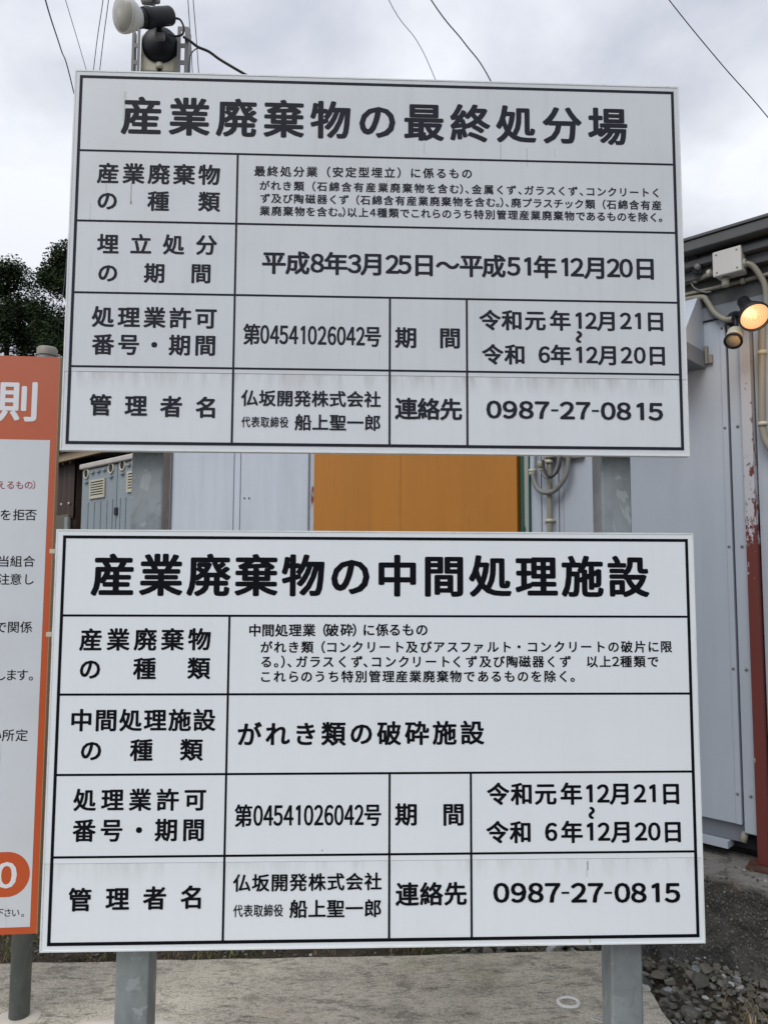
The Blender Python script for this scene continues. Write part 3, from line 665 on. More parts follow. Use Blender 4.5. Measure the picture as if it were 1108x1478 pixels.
pipe('conduit', 'thick conduit down the wall right of the flaking column, bending out of the picture', 'conduit', [w3(1099, 460, .035), w3(1099, 500, .035), w3(1099, 600, .035), w3(1101, 625, .035), w3(1106, 640, .035), w3(1116, 655, .035)], .014, M['conduit'], G, [(w3(1099, 509, .035), Vector((0, 0, 1)), .014), (w3(1100, 612, .035), Vector((0, 0, 1)), .014)])
# small dark bracket under the eave
br = empty('eave_bracket', 'small dark metal bracket under the eave at the right edge of the upper board', 'bracket', z5(110, 500, 0))
MB().poly(pz5([(45, 375, .06), (95, 355, .06), (185, 440, .06), (190, 540, .06), (120, 545, .06), (95, 450, .06)]), WN * .012).build('bracket_plate', M['gap'], br)
MB().lathe([(0, .012), (.02, .012), (.02, 0)], z5(155, 490, .072), WN, 12).build('bracket_knob', M['slot'], br)
# sloping grey hood with its tray behind the edge of the upper board
hd = empty('vent_hood', 'sloping grey sheet metal vent hood on the shed wall beside the upper board', 'vent hood', z5(130, 1300, 0))
s0, z0 = wsz(980 + 205 / 5.6875, 300 + 1180 / 5.6875); s1 = s0 + .42; zt = z5(190, 770, 0).z
o_ = [WT(Vector((s0, 0, z0))), WT(Vector((s0, .24, z0))), WT(Vector((s0, .06, zt))), WT(Vector((s0, 0, zt)))]
MB().poly(o_, WD * (s1 - s0)).build('hood_body', M['panel'], hd)
MB().box((s0 - .005, 0, z0 - .075), (s1 + .01, .25, z0 - .002), WT, .003).build('hood_tray', M['panel_dark'], hd)
MB().box((s0 - .018, 0, z0 - .06), (s0 - .006, .02, z0 + .02), WT, .003).box((s0 - .036, .0, z0 - .06), (s0 - .019, .016, z0 - .02), WT, .003).build('hood_fitting', M['conduit'], hd)
# loops of cable and their conduits under the upper board
def zq(x, y, n): return w3(740 + x / 5.8316, 650 + y / 5.8316, n)
pipe('conduit', 'vertical beige conduit behind the cable loops between the boards', 'conduit', [zq(305, -260, .03), zq(305, 60, .03), zq(306, 400, .03), zq(308, 760, .03), zq(310, 1800, .03)], .013, M['conduit'], G, [(zq(308, 592, .03), Vector((0, 0, 1)), .013), (zq(305, 95, .03), Vector((0, 0, 1)), .016)])
MB().box((ws(802), -0.0, zq(305, 592, 0).z - .006), (ws(786), .012, zq(305, 592, 0).z + .006), WT, .001).build('strap', M['cream'], [o for o in COL.objects if o.get('label', '').startswith('vertical beige')][0])
pipe('conduit', 'short grey upright conduit with a white collar feeding the cable loops', 'conduit', [zq(166, -260, .03), zq(166, 60, .03), zq(166, 200, .03)], .014, M['panel'], G, [(zq(163, 172, .03), Vector((0, 0, 1)), .015), (zq(163, 195, .03), Vector((0, 0, 1)), .014)])
pipe('cable', 'widest grey cable loop hanging between the boards', 'cable', [zq(168, 185, .035), zq(178, 260, .04), zq(215, 330, .045), zq(275, 356, .05), zq(345, 340, .05), (zq(410, 270, .05)), zq(450, 190, .045), zq(465, 60, .04), zq(465, -150, .04)], .0125, M['cable'])
pipe('cable', 'left inner grey cable loop in front of the vertical conduit', 'cable', [zq(230, 90, .06), zq(238, 160, .06), zq(262, 215, .06), zq(300, 232, .065), zq(345, 205, .065), zq(375, 130, .06), zq(385, 40, .06), zq(388, -150, .05)], .0075, M['cable'])
pipe('cable', 'right inner darker cable loop in front of the vertical conduit', 'cable', [zq(250, 80, .075), zq(262, 150, .075), zq(290, 212, .075), zq(330, 218, .08), zq(375, 175, .075), zq(400, 100, .07), zq(410, 0, .06), zq(412, -150, .05)], .006, M['black_cable'])
cb = empty('cable_box', 'cream cable gland box partly hidden by the bottom of the upper board', 'junction box', zq(330, 60, .02))
MB().box((ws(810), .0, zq(300, 70, .02).z), (ws(790), .055, zq(300, -60, .02).z), WT, .006).build('box_body', M['cream'], cb)
MB().lathe([(0, .019), (.03, .019), (.03, .012), (.045, .012)], zq(235, 92, .06), (0, 0, -1), 14).build('cable_gland', M['cream'], cb)
MB().box((ws(845), .0, zq(300, 95, .02).z), (ws(813), .03, zq(300, 55, .02).z), WT, .006).build('side_arm', M['conduit'], cb)

# ------------------------------------------------------------------ lamps
def m_lens(name, lit, c=None, hot=None):
    m = MT(name, (.62, .60, .55) if not lit else (.12, .06, .03), .25)
    if lit:
        g = m.n('ShaderNodeNewGeometry'); d = m.n('ShaderNodeVectorMath', operation='DISTANCE'); m.l(g.outputs['Position'], d.inputs[0]); d.inputs[1].default_value = hot
        d2 = m.n('ShaderNodeVectorMath', operation='DISTANCE'); m.l(g.outputs['Position'], d2.inputs[0]); d2.inputs[1].default_value = c
        e = m.ramp(m.math('MULTIPLY', d.outputs['Value'], 10.0), [(0, (1, .88, .62)), (.18, (1, .74, .44)), (.34, (1, .54, .26)), (1, (.95, .40, .16))])
        st = m.ramp(m.math('MULTIPLY', d.outputs['Value'], 10.0), [(0, 1.0), (.18, .55), (.34, .42), (1, .34)])
        rings = m.math('SINE', m.math('MULTIPLY', d2.outputs['Value'], 900.0)); rg = m.math('MULTIPLY_ADD', rings, .14, 1.0)
        m.l(e, m.b.inputs['Emission Color']); m.l(m.math('MULTIPLY', m.math('MULTIPLY', st, 2.6), rg), m.b.inputs['Emission Strength'])
    else:
        g = m.n('ShaderNodeNewGeometry'); d2 = m.n('ShaderNodeVectorMath', operation='DISTANCE'); m.l(g.outputs['Position'], d2.inputs[0]); d2.inputs[1].default_value = c
        m.bump(m.math('SINE', m.math('MULTIPLY', d2.outputs['Value'], 900.0)), .12, .001)
        m.mix(m.ramp(m.math('MULTIPLY', d2.outputs['Value'], 20.0), [(0, 0.0), (.25, .5), (1, .8)]), (.30, .30, .27))
    return m.done()
# lit floodlight on the shed with its sensor
LN = .20
lc = w3(1088, 456.5, LN); neck_px = w3(1065, 426, LN - .035)
ax = (lc - neck_px).normalized(); tocam = (CAM - lc).normalized(); ax = (ax * .80 + tocam * .58).normalized()
fl = empty('floodlight', 'lit reflector floodlight glowing warm yellow on the shed wall below the junction box', 'lamp', w3(1060, 480, 0))
MB().lathe([(-.150, 0), (-.150, .024), (-.085, .026), (-.070, .034), (-.045, .045), (-.018, .054), (-.004, .059), (.008, .060), (.010, .0535), (-.004, .052)], lc, ax, 32).build('lamp_shade', M['black'], fl)
hot = lc + (up * .022 - rt * .028)
MB().lathe([(-.001, .0535), (.006, .047), (.012, .035), (.015, .015), (.016, 0)], lc, ax, 32).build('lens', m_lens('lit_lamp_glass', True, tuple(lc), tuple(hot)), fl)
j = w3(1061, 455, .10)
MB().tube([lc - ax * .10, (lc - ax * .10) * .5 + j * .5 - Vector((0, 0, .01)), j], .011, 10).build('knuckle', M['black'], fl)
MB().tube([j, w3(1061, 462, 0)], .016, 10).lathe([(0, .034), (.018, .034), (.026, .026), (.026, 0)], w3(1061, 462, 0), WN, 20).build('wall_mount', M['black'], fl)
sc_ = w3(1057.5, 492, .17); ax2 = (Vector((0, 0, -1)) * .62 + tocam * .72 - rt * .18).normalized()
MB().lathe([(-.075, 0), (-.075, .020), (-.06, .031), (-.012, .033), (-.008, .0335)], sc_, ax2, 24).build('sensor_body', M['cream'], fl)
MB().lathe([(-.010, .034), (.004, .0365), (.006, .031), (-.002, .029)], sc_, ax2, 24).build('sensor_rim', M['black'], fl)
MB().lathe([(-.001, .0295), (.006, .022), (.010, .010), (.011, 0)], sc_, ax2, 24).build('sensor_window', MT('smoked_glass', (.30, .25, .18), .15).done(), fl)
MB().tube([sc_ - ax2 * .07, j], .008, 8).build('knuckle', M['black'], fl)
pl = bpy.data.lights.new('floodlight_glow', 'POINT'); pl.energy = 1.1; pl.color = (1, .62, .28); pl.shadow_soft_size = .05
po = bpy.data.objects.new('floodlight_glow', pl); COL.objects.link(po); po.parent = fl; po.location = lc + ax * .12 - fl.location

# lamp standard on top of the left post
YL = .125
def Q(x, y, yy=YL): return on_plane(130 + x / 4.432, y / 4.432, (0, yy, 0), YN)
st = empty('lamp_bracket', 'slotted steel angles holding a cream box above the left of the upper board', 'bracket', Q(450, 470) - Vector((0, 0, .25)))
def slotted(xa, xb, z0, z1, y, name):
    """strip with rows of long slots, built as bars around the holes"""
    mb = MB(); th = .003; w = xb - xa; sl, gp = .042, .014; z = z0
    mb.box((xa, y, z0), (xa + w * .30, y + th, z1)); mb.box((xb - w * .32, y, z0), (xb, y + th, z1))
    z = z1
    while z > z0:
        mb.box((xa + w * .30, y, max(z0, z - gp)), (xb - w * .32, y + th, z)); z -= gp + sl
    mb.box((xa, y + th, z0), (xa + .003, y + .04, z1)) if name == 'l' else mb.box((xb - .003, y + th, z0), (xb, y + .04, z1))
    return mb.build('slotted_angle', M['slot'], st)
zt1 = Q(300, 168).z; slotted(Q(268, 300).x, Q(320, 300).x, 2.62, zt1, YL, 'l'); slotted(Q(558, 300).x, Q(628, 300).x, 2.62, zt1 + .004, YL, 'r')
MB().box((Q(318, 0).x, YL + .02, Q(0, 432).z), (Q(560, 0).x, YL + .075, Q(0, 165).z), bev=.012).build('box_body', M['cream'], st)
MB().tube([Q(450, 415, YL + .03), Q(450, 455, YL + .03)], .016, 14).build('cable_gland', M['cream'], st)
MB().tube([Q(450, 452, YL + .03), Q(450, 468, YL + .03)], .012, 14).build('gland_nut', M['black'], st)
MB().box((LX[0] - .03, YL + .003, 2.66), (LX[1] + .06, YL + .013, 2.69)).build('cross_strap', M['slot'], st)
dm = MB(); dc = Q(442, 268, YL - .0)
dm.lathe([(-.06, 0), (-.06, .03), (-.045, .047), (-.02, .057), (0, .0585), (.012, .055), (.022, .04), (.028, .02), (.029, 0)], dc + Vector((0, .02, 0)), Vector((.05, -1, -.15)), 32)
dl = dm.build('floodlight', M['black']); tag(dl, 'black domed lamp housing between the slotted angles above the upper board', 'lamp')
uf = empty('floodlight', 'unlit white reflector floodlight with black neck at the top left above the upper board', 'lamp', Q(450, 240))
hc = Q(222, 90, -.02); hx = (Vector((-.60, -.72, -.22))).normalized(); 
hn = Q(500, 90, .10); hx = (hc - hn).normalized(); hx = (hx + tocam * 0).normalized()
hx = (Vector((-1, 0, 0)) * .62 + Vector((0, -1, 0)) * .70 + Vector((0, 0, -1)) * .30).normalized()
Mw = m_panel('white_reflector_enamel', (.62, .62, .60), .5)
MB().lathe([(-.060, .022), (-.048, .026), (-.03, .038), (-.010, .049), (.0, .0515), (.006, .0515), (.006, .047)], hc, hx, 32).build('reflector', Mw, uf)
MB().lathe([(.003, .0495), (.012, .040), (.017, .024), (.019, .008), (.019, 0)], hc, hx, 32).build('lens', m_lens('clear_lamp_glass', False, tuple(hc + hx * .018)), uf)
nb = hc - hx * .050
n_end = Q(520, 100, .075)
bx = (nb - n_end).normalized()
MB().lathe([(0, 0), (0, .024), (.006, .027), ((nb - n_end).length, .027)], n_end, bx, 28).build('lamp_neck', M['black'], uf)
MB().lathe([(-.012, .029), (.0, .031), (.012, .029)], nb * .75 + n_end * .25, bx, 28).build('neck_collar', M['black'], uf)
MB().box(tuple(Q(418, 205, .07)), tuple(Q(480, 262, .085))).build('knuckle_plate', M['slot'], uf)
MB().tube([Q(440, 150, .08), Q(445, 225, .09)], .011, 10).build('knuckle', M['black'], uf)
MB().tube(arc([Q(528, 115, .075), Q(575, 125, .08), Q(600, 175, .085), Q(590, 220, .09), Q(545, 232, .10), Q(500, 215, .11)]), .0033, 8).build('lamp_cable', M['black_cable'], uf)
MB().tube([Q(335, -30, .09), Q(345, 10, .09), Q(410, 15, .08)], .010, 10).lathe([(0, .012), (.03, .012)], Q(425, 10, .07), (0, 0, 1), 12).build('top_clip', M['slot'], uf)
pipe('cable', 'black cable running from the slotted angle down behind the top of the upper board', 'cable', [Q(598, 235, .12), Q(640, 262, .12), Q(690, 300, .13), Q(760, 330, .14), Q(830, 380, .15), Q(930, 440, .16), Q(1010, 487, .17), Q(1120, 560, .18)], .0042, M['black_cable'])
pipe('cable', 'thin black cable looping down beside the right slotted angle', 'cable', [Q(705, 305, .13), Q(670, 318, .13), Q(645, 350, .13), Q(635, 400, .13), Q(632, 480, .13), Q(632, 560, .13)], .0018, M['black_cable'])

# ------------------------------------------------------------------ overhead wires
GW = 'overhead wires against the sky'
def wire(lab, pts, r, deps, end=None):
    ps = [at_depth(x, y, d) for (x, y), d in zip(pts, deps)] + ([end] if end is not None else [])
    o = MB().tube(arc(ps, 8), r, 6).build('overhead_wire', M['wire']); tag(o, lab, 'wire', GW)
D6 = [14, 16, 18, 24, 27]
wire('thick dark wire curving down to the left edge of the upper board', [(30, -150), (66, 0), (88, 70), (106, 130), (150, 330), (160, 600)], .011, [9, 11, 13, 15, 22, 27])
wire('faint twisted thin wire above the top left corner of the upper board', [(40, -190), (95, 0), (124, 98), (170, 260), (190, 600)], .0065, [12, 14, 16, 22, 27])
wire('left wire of the pair left of the white floodlight', [(168, -150), (149, 0), (135, 104), (112, 330), (118, 600)], .0085, D6)
wire('right wire of the pair left of the white floodlight', [(176, -150), (157, 0), (144, 104), (120, 330), (126, 600)], .0085, D6)
wire('left wire of the pair right of the slotted angles', [(262, -150), (271.5, 0), (278, 107), (288, 330), (240, 600)], .0085, D6)
wire('right wire of the pair right of the slotted angles', [(268, -150), (279, 0), (287, 107), (300, 330), (248, 600)], .0085, D6)
wire('thin wire meeting the middle of the upper board top edge', [(480, -200), (561, 0), (602, 60), (629, 117), (700, 290)], .0019, [3.4, 3.9, 4.05, 4.15, 4.4], on_ground(780, 480, 2.94))
wire('thick wire right of the middle of the upper board top edge', [(500, -200), (622, 0), (670, 62), (709, 119), (790, 290)], .0033, [3.3, 3.7, 3.85, 3.95, 4.15], on_ground(860, 455, 2.94))
wire('thin wire sloping down at the top right over the shed roof', [(860, -140), (965, 0), (1040, 92), (1108, 170)], .0020, [2.75, 2.87, 2.96, 3.04], on_ground(1235, 330, 2.94))
wire('thin dark guy wire in front of the trees beside the upper board', [(130, 120), (108, 250), (94, 400), (86, 470), (78, 560), (72, 650)], .0085, [27, 24, 20, 20, 22, 26])

# ------------------------------------------------------------------ generator container and brown shed at the far left
KN = -.10
def KT(v): return WT(v)
def ks(px, py=712): return (WP(px, py, KN) - P0).dot(WD)
gc = empty('generator_container', 'slate blue ribbed container with round and louvred cream vents, behind the left post', 'container', WT(Vector((ks(180), KN - .8, 0))))
kz = wsz(165, 661, KN)[1]; k0, k1 = ks(238) - .02, ks(118.5)
MB().box((k0, -2.0, .05), (k1, KN - .02, kz - .055), KT).build('container_body', M['container'], gc)
for a, b in ((ks(168.2), k1), (k0, ks(169.2))):
    MB().box((a, KN - .019, .12), (b, KN, kz - .06), KT, .004).build('side_panel', M['container'], gc)
MB().box((k0 - .02, -2.05, kz - .053), (k1 + .02, KN + .03, kz), KT, .012).build('roof_cap', M['container_top'], gc)
def rib(px, z0, z1):
    s = ks(px); MB().box((s - .012, KN, z0), (s + .012, KN + .008, z1), KT, .003).build('rib', M['container'], gc)
zl = wsz(150, 722, KN)[1]
for px in (128, 137, 146, 155, 163, 174, 182): rib(px, .15, zl)
for px, py in ((125.8, 696), (135, 682), (143.5, 680), (152, 678), (161.5, 688), (178, 683.5), (187, 671)): # small rain tabs
    s, z = wsz(px, py, KN); MB().box((s - .030, KN, z - .012), (s + .030, KN + .022, z + .010), KT, .004).build('rain_tab', M['container'], gc)
for px, py in ((125.8, 684), (161.5, 676), (178, 671.5), (196, 667)):
    s, z = wsz(px, py, KN); p = WT(Vector((s, KN, z)))
    v = MB().lathe([(0, .056), (.012, .056), (.014, .042), (.004, .040)], p, WN, 24).build('round_vent', M['cream'], gc)
    for k in range(5):
        dz = -.028 + k * .014; w = math.sqrt(.040 ** 2 - dz * dz); MB().box((s - w, KN, z + dz - .004), (s + w, KN + .008, z + dz + .003), WT).build('louvre', M['gap'], v)
def lv(px0, px1, py0, py1):
    a, b = ks(px0), ks(px1); c = (px0 + px1) / 2; zt_ = wsz(c, py0, KN)[1]; zb_ = wsz(c, py1, KN)[1]
    v = MB().box((b, KN, zb_), (a, KN + .004, zt_), KT)
    v = v.build('louvred_vent', M['gap'], gc)
    mb = MB()
    for q in (((b, KN, zb_), (b + .022, KN + .016, zt_)), ((a - .022, KN, zb_), (a, KN + .016, zt_)), ((b + .022, KN, zt_ - .018), (a - .022, KN + .016, zt_)), ((b + .022, KN, zb_), (a - .022, KN + .016, zb_ + .018))): mb.box(*q, KT)
    mb.build('vent_frame', M['cream'], v)
    n = 6; hgt = (zt_ - zb_ - .036) / n
    for k in range(n): MB().box((b + .022, KN + .002, zb_ + .018 + k * hgt), (a - .022, KN + .013, zb_ + .018 + k * hgt + hgt * .55), KT).build('slat', M['cream'], v)
lv(131.2, 152.5, 692, 719); lv(184.5, 199, 680, 710)
s, z = wsz(168.6, 738, KN); MB().box((s - .03, KN, z - .035), (s + .02, KN + .02, z + .035), KT, .006).build('door_latch', M['gap'], gc)
# brown corrugated shed
HN = -.50
def hs(px, py=700): return (WP(px, py, HN) - P0).dot(WD)
bs = empty('corrugated_shed', 'dark brown corrugated lean-to shed with a timber fascia at the far left', 'shed', WT(Vector((hs(80), HN - 1, 0))))
hz = wsz(100, 664, HN)[1]; h0_, h1_ = hs(109), hs(78) + 4.5
zc = wsz(100, 748, HN)[1]
pr0 = []; nW = int((h1_ - h0_) / .035)
vs_, fs_ = [], []
for i in range(nW + 1):
    s = h0_ + (h1_ - h0_) * i / nW; n = HN + .012 * math.cos(i * math.pi / 2)
    vs_ += [WT(Vector((s, n, zc))), WT(Vector((s, n, hz)))]
fs_ = [(2 * i, 2 * i + 1, 2 * i + 3, 2 * i + 2) for i in range(nW)]
MB().add(vs_, fs_, True).build('corrugated_sheet', M['brown'], bs)
MB().box((h0_, HN - 2.0, .0), (h1_, HN - .02, hz - .05), WT).build('wall', M['brown'], bs)
for zz_ in (wsz(100, 668, HN)[1], wsz(100, 727, HN)[1]):
    MB().box((h0_, HN - .02, zz_ - .05), (h1_, HN - .014, zz_ + .05), WT).build('timber_rail', M['brown'], bs)
    for k in range(10): MB().lathe([(0, .018), (.006, .016), (.010, 0)], WT(Vector((h0_ + .12 + .20 * k, HN + .013, zz_))), WN, 8).build('screw_cap', M['box_white'], bs)
fz = wsz(100, 661, HN + .15)[1]
MB().box((h0_ - 1.5, HN + .10, fz - .02), (h1_, HN + .15, fz + .07), WT).build('fascia_board', M['wood'], bs)
MB().box((h0_ - 1.55, HN - 2.1, fz + .072), (h1_, HN + .20, fz + .085), WT).build('roof', M['roof'], bs)
MB().tube([WT(Vector((h0_ - .02, HN + .08, 0))), WT(Vector((h0_ - .02, HN + .08, zc)))], .035, 12).build('corner_pole', M['galv_dark'], bs)
tp = MB(); n_ = 14
for i in range(n_ + 1):
    for k_ in range(7):
        s = h0_ + .05 + (h1_ - h0_ - .1) * i / n_; t = k_ / 6
        tp.v.append(WT(Vector((s, HN + .04 + .10 * t + .03 * mnoise.noise(Vector((s * 3, t * 4, 1))), .10 + (zc - .06) * (1 - t))))) 
for i in range(n_):
    for k_ in range(6): a = i * 7 + k_; tp.f.append((a, a + 1, a + 8, a + 7)); tp.sm.append(True)
tp.build('tarpaulin', M['tarp'], bs)

# ------------------------------------------------------------------ ground
def struct(o): o['kind'] = 'structure'; return o
def terrain(x, y):
    h = -.045 + .02 * mnoise.noise(Vector((x * 2.2, y * 2.2, 0)))
    q = Vector((x, y, 0)) - P0; n = q.dot(WN)
    if x > 1.3: h += max(0, min(1, (.62 - n) / .35)) * .10 * max(0, min(1, (x - 1.95) / .2))
    return h
gv, gf = [], []
xs = [-600, -60, -12] + [-5 + .12 * i for i in range(84)] + [6, 14, 60, 600]; ys = [-600, -30, -6] + [-.6 + .12 * i for i in range(68)] + [9, 14, 60, 900]
for y in ys:
    for x in xs: gv.append((x, y, terrain(x, y)))
nx = len(xs)
for j in range(len(ys) - 1):
    for i in range(nx - 1): a = j * nx + i; gf.append((a, a + 1, a + nx + 1, a + nx))
ground = struct(MB().add(gv, gf, True).build('ground', M['soil']))
# concrete slab in which the posts stand
e1 = on_ground(0, 1391); e2 = on_ground(870, 1372.5); r1 = on_ground(932, 1426); r2 = on_ground(969, 1478)
dirb = (e2 - e1).normalized(); dirr = (r2 - r1).normalized()
# corner = intersection of the rear edge and the right edge
den = dirb.x * dirr.y - dirb.y * dirr.x; w_ = r1 - e1; tt = (w_.x * dirr.y - w_.y * dirr.x) / den; cnr = e1 + dirb * tt
far_l = e1 - dirb * 4; near_r = cnr + dirr * 3.2
random.seed(4)
def jag(a, b, n, amp):
    d = (b - a); nn = Vector((-d.y, d.x, 0)).normalized(); o = []
    for i in range(n): t = i / n; o.append(a + d * t + nn * (amp * mnoise.noise(Vector((i * .37, a.x * 3, 5))) if i else 0))
    return o
near_l = Vector((far_l.x, near_r.y, 0))
outl = jag(far_l, cnr, 90, .012) + jag(cnr, near_r, 60, .012) + [near_r, near_l]
slab = struct(MB().poly([Vector((p.x, p.y, -.16)) for p in outl], (0, 0, .16)).build('concrete_slab', M['slab']))
# mortar patches
def blob(cx, cy, rx, ry, z0, z1, inner=None, n=36, seed=0):
    o = [Vector((cx + rx * math.cos(2 * math.pi * i / n) * (1 + .16 * mnoise.noise(Vector((math.cos(2 * math.pi * i / n) * 1.6, math.sin(2 * math.pi * i / n) * 1.6, seed)))), cy + ry * math.sin(2 * math.pi * i / n) * (1 + .16 * mnoise.noise(Vector((i * .2, 1, seed)))), z0)) for i in range(n)]
    return o
pc_ = on_ground(820, 1447.5)
mo = MB(); o = blob(pc_.x, pc_.y, .044, .036, 0, 0, seed=3); i_ = [p.lerp(pc_, .26) for p in o]; n = len(o)
mo.add([Vector((p.x, p.y, .001)) for p in o] + [Vector((p.x, p.y, .007)) for p in [q.lerp(pc_, .12) for q in o]] + [Vector((p.x, p.y, .006)) for p in i_] + [Vector((p.x, p.y, .002)) for p in [q.lerp(pc_, .1) for q in i_]],
       [(r_ * n + k, r_ * n + (k + 1) % n, (r_ + 1) * n + (k + 1) % n, (r_ + 1) * n + k) for r_ in range(3) for k in range(n)], True)
x_ = mo.build('mortar_ring', M['ringm'], slab)
for (cx, cy, rx, ry, sd_) in ((pb.x, pb.y, .075, .06, 7), (pb.x + .36, pb.y - .05, .17, .035, 9)):
    o = blob(cx, cy, rx, ry, -.002, 0, seed=sd_); c0 = Vector((cx, cy, .008)); n = len(o)
    MB().add(o + [q.lerp(c0, .25) + Vector((0, 0, .005)) for q in o] + [c0], [(k, (k + 1) % n, n + (k + 1) % n, n + k) for k in range(n)] + [(n + k, n + (k + 1) % n, 2 * n) for k in range(n)], True).build('mortar_patch', M['mortar'], slab)
wr = on_ground(866, 1482); pts = [wr + Vector((.032 * math.cos(a), .012 * math.sin(a), .012 + .018 * math.sin(a * .5) ** 2)) for a in [R(20 * i) for i in range(19)]]
tag(MB().tube(pts, .0025, 8).build('wire_loop', M['box_white']), 'small loop of white wire on the concrete beside the right square post', 'wire')

# foundation kerb under the shed, cast concrete with a rough face
fd = MB(); nf = 420; nzf = 60; sA, sB = SR, sL + 3.0
for i in range(nf + 1):
    s = sA + (sB - sA) * i / nf
    for k_ in range(nzf + 1):
        t = k_ / nzf
        if t < .25: n = -.10 + (.33 - .03) * (t / .25); z = .362
        else: n = .20 + .10 * ((t - .25) / .75); z = .362 - ((t - .25) / .75) * .55
        a = .035 * mnoise.fractal(Vector((s * 3, z * 3, 2)), 1, 2, 5) + .016 * mnoise.noise(Vector((s * 16, z * 16, 4))) + .008 * mnoise.noise(Vector((s * 40, z * 40, 4)))
        ed = min(1, abs(t - .25) / .05)
        if t < .25: z += a * .25 * (t / .25)
        else: n += a * (.35 + .9 * ed)
        if t < .25: z -= .015 * max(0, (t - .18) / .07)
        fd.v.append(WT(Vector((s, n, z))))
for i in range(nf):
    for k_ in range(nzf): a = i * (nzf + 1) + k_; fd.f.append((a, a + 1, a + nzf + 2, a + nzf + 1)); fd.sm.append(True)
kerb = struct(fd.build('foundation_kerb', M['foundation']))
kerb_v = [v.copy() for v in fd.v]

# ------------------------------------------------------------------ stones
def rock(seed, sub):
    bm = bmesh.new(); bmesh.ops.create_icosphere(bm, subdivisions=sub, radius=1); rn = random.Random(seed)
    off = Vector((rn.uniform(-9, 9), rn.uniform(-9, 9), rn.uniform(-9, 9)))
    planes = [(Vector((rn.gauss(0, 1), rn.gauss(0, 1), rn.gauss(0, 1))).normalized(), rn.uniform(.42, .80)) for _ in range(11)]
    for v in bm.verts:
        p = v.co.copy()
        for nn, d in planes:
            e = p.dot(nn) - d
            if e > 0: p -= nn * e * .92
        v.co = p * (1 + .10 * mnoise.noise(p * 2.2 + off))
    vs = [v.co.copy() for v in bm.verts]; bm.verts.index_update(); fs = [tuple(v.index for v in f.verts) for f in bm.faces]; bm.free(); return vs, fs
big = []
for k in range(8):
    v, f = rock(k + 20, 3); me = bpy.data.meshes.new('stone'); me.from_pydata(v, [], f); me.materials.append(M['stone']); big.append(me)
small = [rock(k + 60, 1) for k in range(8)]
def on_slab(x, y):
    q = Vector((x, y, 0)) - cnr; side = dirr.x * q.y - dirr.y * q.x; back = dirb.x * q.y - dirb.y * q.x
    return back < .012 and side < .012 if False else (back < .01 and (q - dirr * q.dot(dirr)).dot(Vector((-dirr.y, dirr.x, 0)) * (1 if Vector((-dirr.y, dirr.x, 0)).x < 0 else -1)) > -.01)
rn = random.Random(11); cnt = 0
cand = []
while cnt < 260:
    x = rn.uniform(1.30, 2.35); y = rn.uniform(.05, 1.7)
    if on_slab(x, y): continue
    q = Vector((x, y, 0)) - P0
    if q.dot(WN) < .30: continue
    cnt += 1
    sz = rn.choice((.012, .015, .018, .022, .027)) * rn.uniform(.85, 1.2)
    if cnt < 12: sz = rn.uniform(.032, .042)
    o = bpy.data.objects.new('stone', big[rn.randrange(8)]); COL.objects.link(o)
    o.location = Vector((x, y, terrain(x, y) + sz * .35 + .012)) - ground.location; o.scale = (sz * rn.uniform(.9, 1.4), sz * rn.uniform(.8, 1.1), sz * rn.uniform(.55, .8))
    o.rotation_euler = (rn.uniform(-.5, .5), rn.uniform(-.5, .5), rn.uniform(0, 6.3)); o.parent = ground
def scatter(n, xr, yr, szr, mb, cond=None, seed=1):
    rn = random.Random(seed)
    for _ in range(n):
        x = rn.uniform(*xr); y = rn.uniform(*yr)
        if on_slab(x, y) or (Vector((x, y, 0)) - P0).dot(WN) < .26: continue
        if cond and not cond(x, y): continue
        v, f = small[rn.randrange(8)]; s_ = rn.uniform(*szr); rot = Matrix.Rotation(rn.uniform(0, 6.3), 3, 'Z') @ Matrix.Rotation(rn.uniform(-.6, .6), 3, 'X')
        sc3 = Vector((s_ * rn.uniform(.9, 1.4), s_ * rn.uniform(.7, 1.1), s_ * rn.uniform(.5, .8))); c = Vector((x, y, terrain(x, y) + s_ * .3))
        mb.add([c + rot @ Vector((p.x * sc3.x, p.y * sc3.y, p.z * sc3.z)) for p in v], f)
pk = MB(); rk = random.Random(8)
for _ in range(2600):      # aggregate showing in the rough face
    i = rk.randrange(40, 250); k_ = rk.randrange(4, nzf - 2); c = kerb_v[i * (nzf + 1) + k_]; v, f = small[rk.randrange(8)]; s_ = rk.uniform(.003, .0085) * (1.6 if rk.random() < .05 else 1)
    c = c + Vector((rk.uniform(-.01, .01), rk.uniform(-.01, .01), rk.uniform(-.006, .006)))
    pk.add([c + Vector((p.x * s_ * 1.2, p.y * s_, p.z * s_)) for p in v], f)
o = pk.build('aggregate', M['gravel'], kerb); o['kind'] = 'stuff'
gm_ = MB()
scatter(6500, (1.25, 2.5), (.0, 1.7), (.007, .021), gm_, None, 2)
scatter(2600, (-1.6, 1.5), (.75, 1.7), (.004, .013), gm_, None, 3)
scatter(2200, (-3.0, 0), (1.6, 5.5), (.008, .03), gm_, lambda x, y: abs((x - CAM.x) / (y - CAM.y) + .42) < .12, 4)
g_ = gm_.build('gravel', M['gravel']); g_['kind'] = 'stuff'; g_['label'] = 'loose grey crushed gravel round the concrete slab'

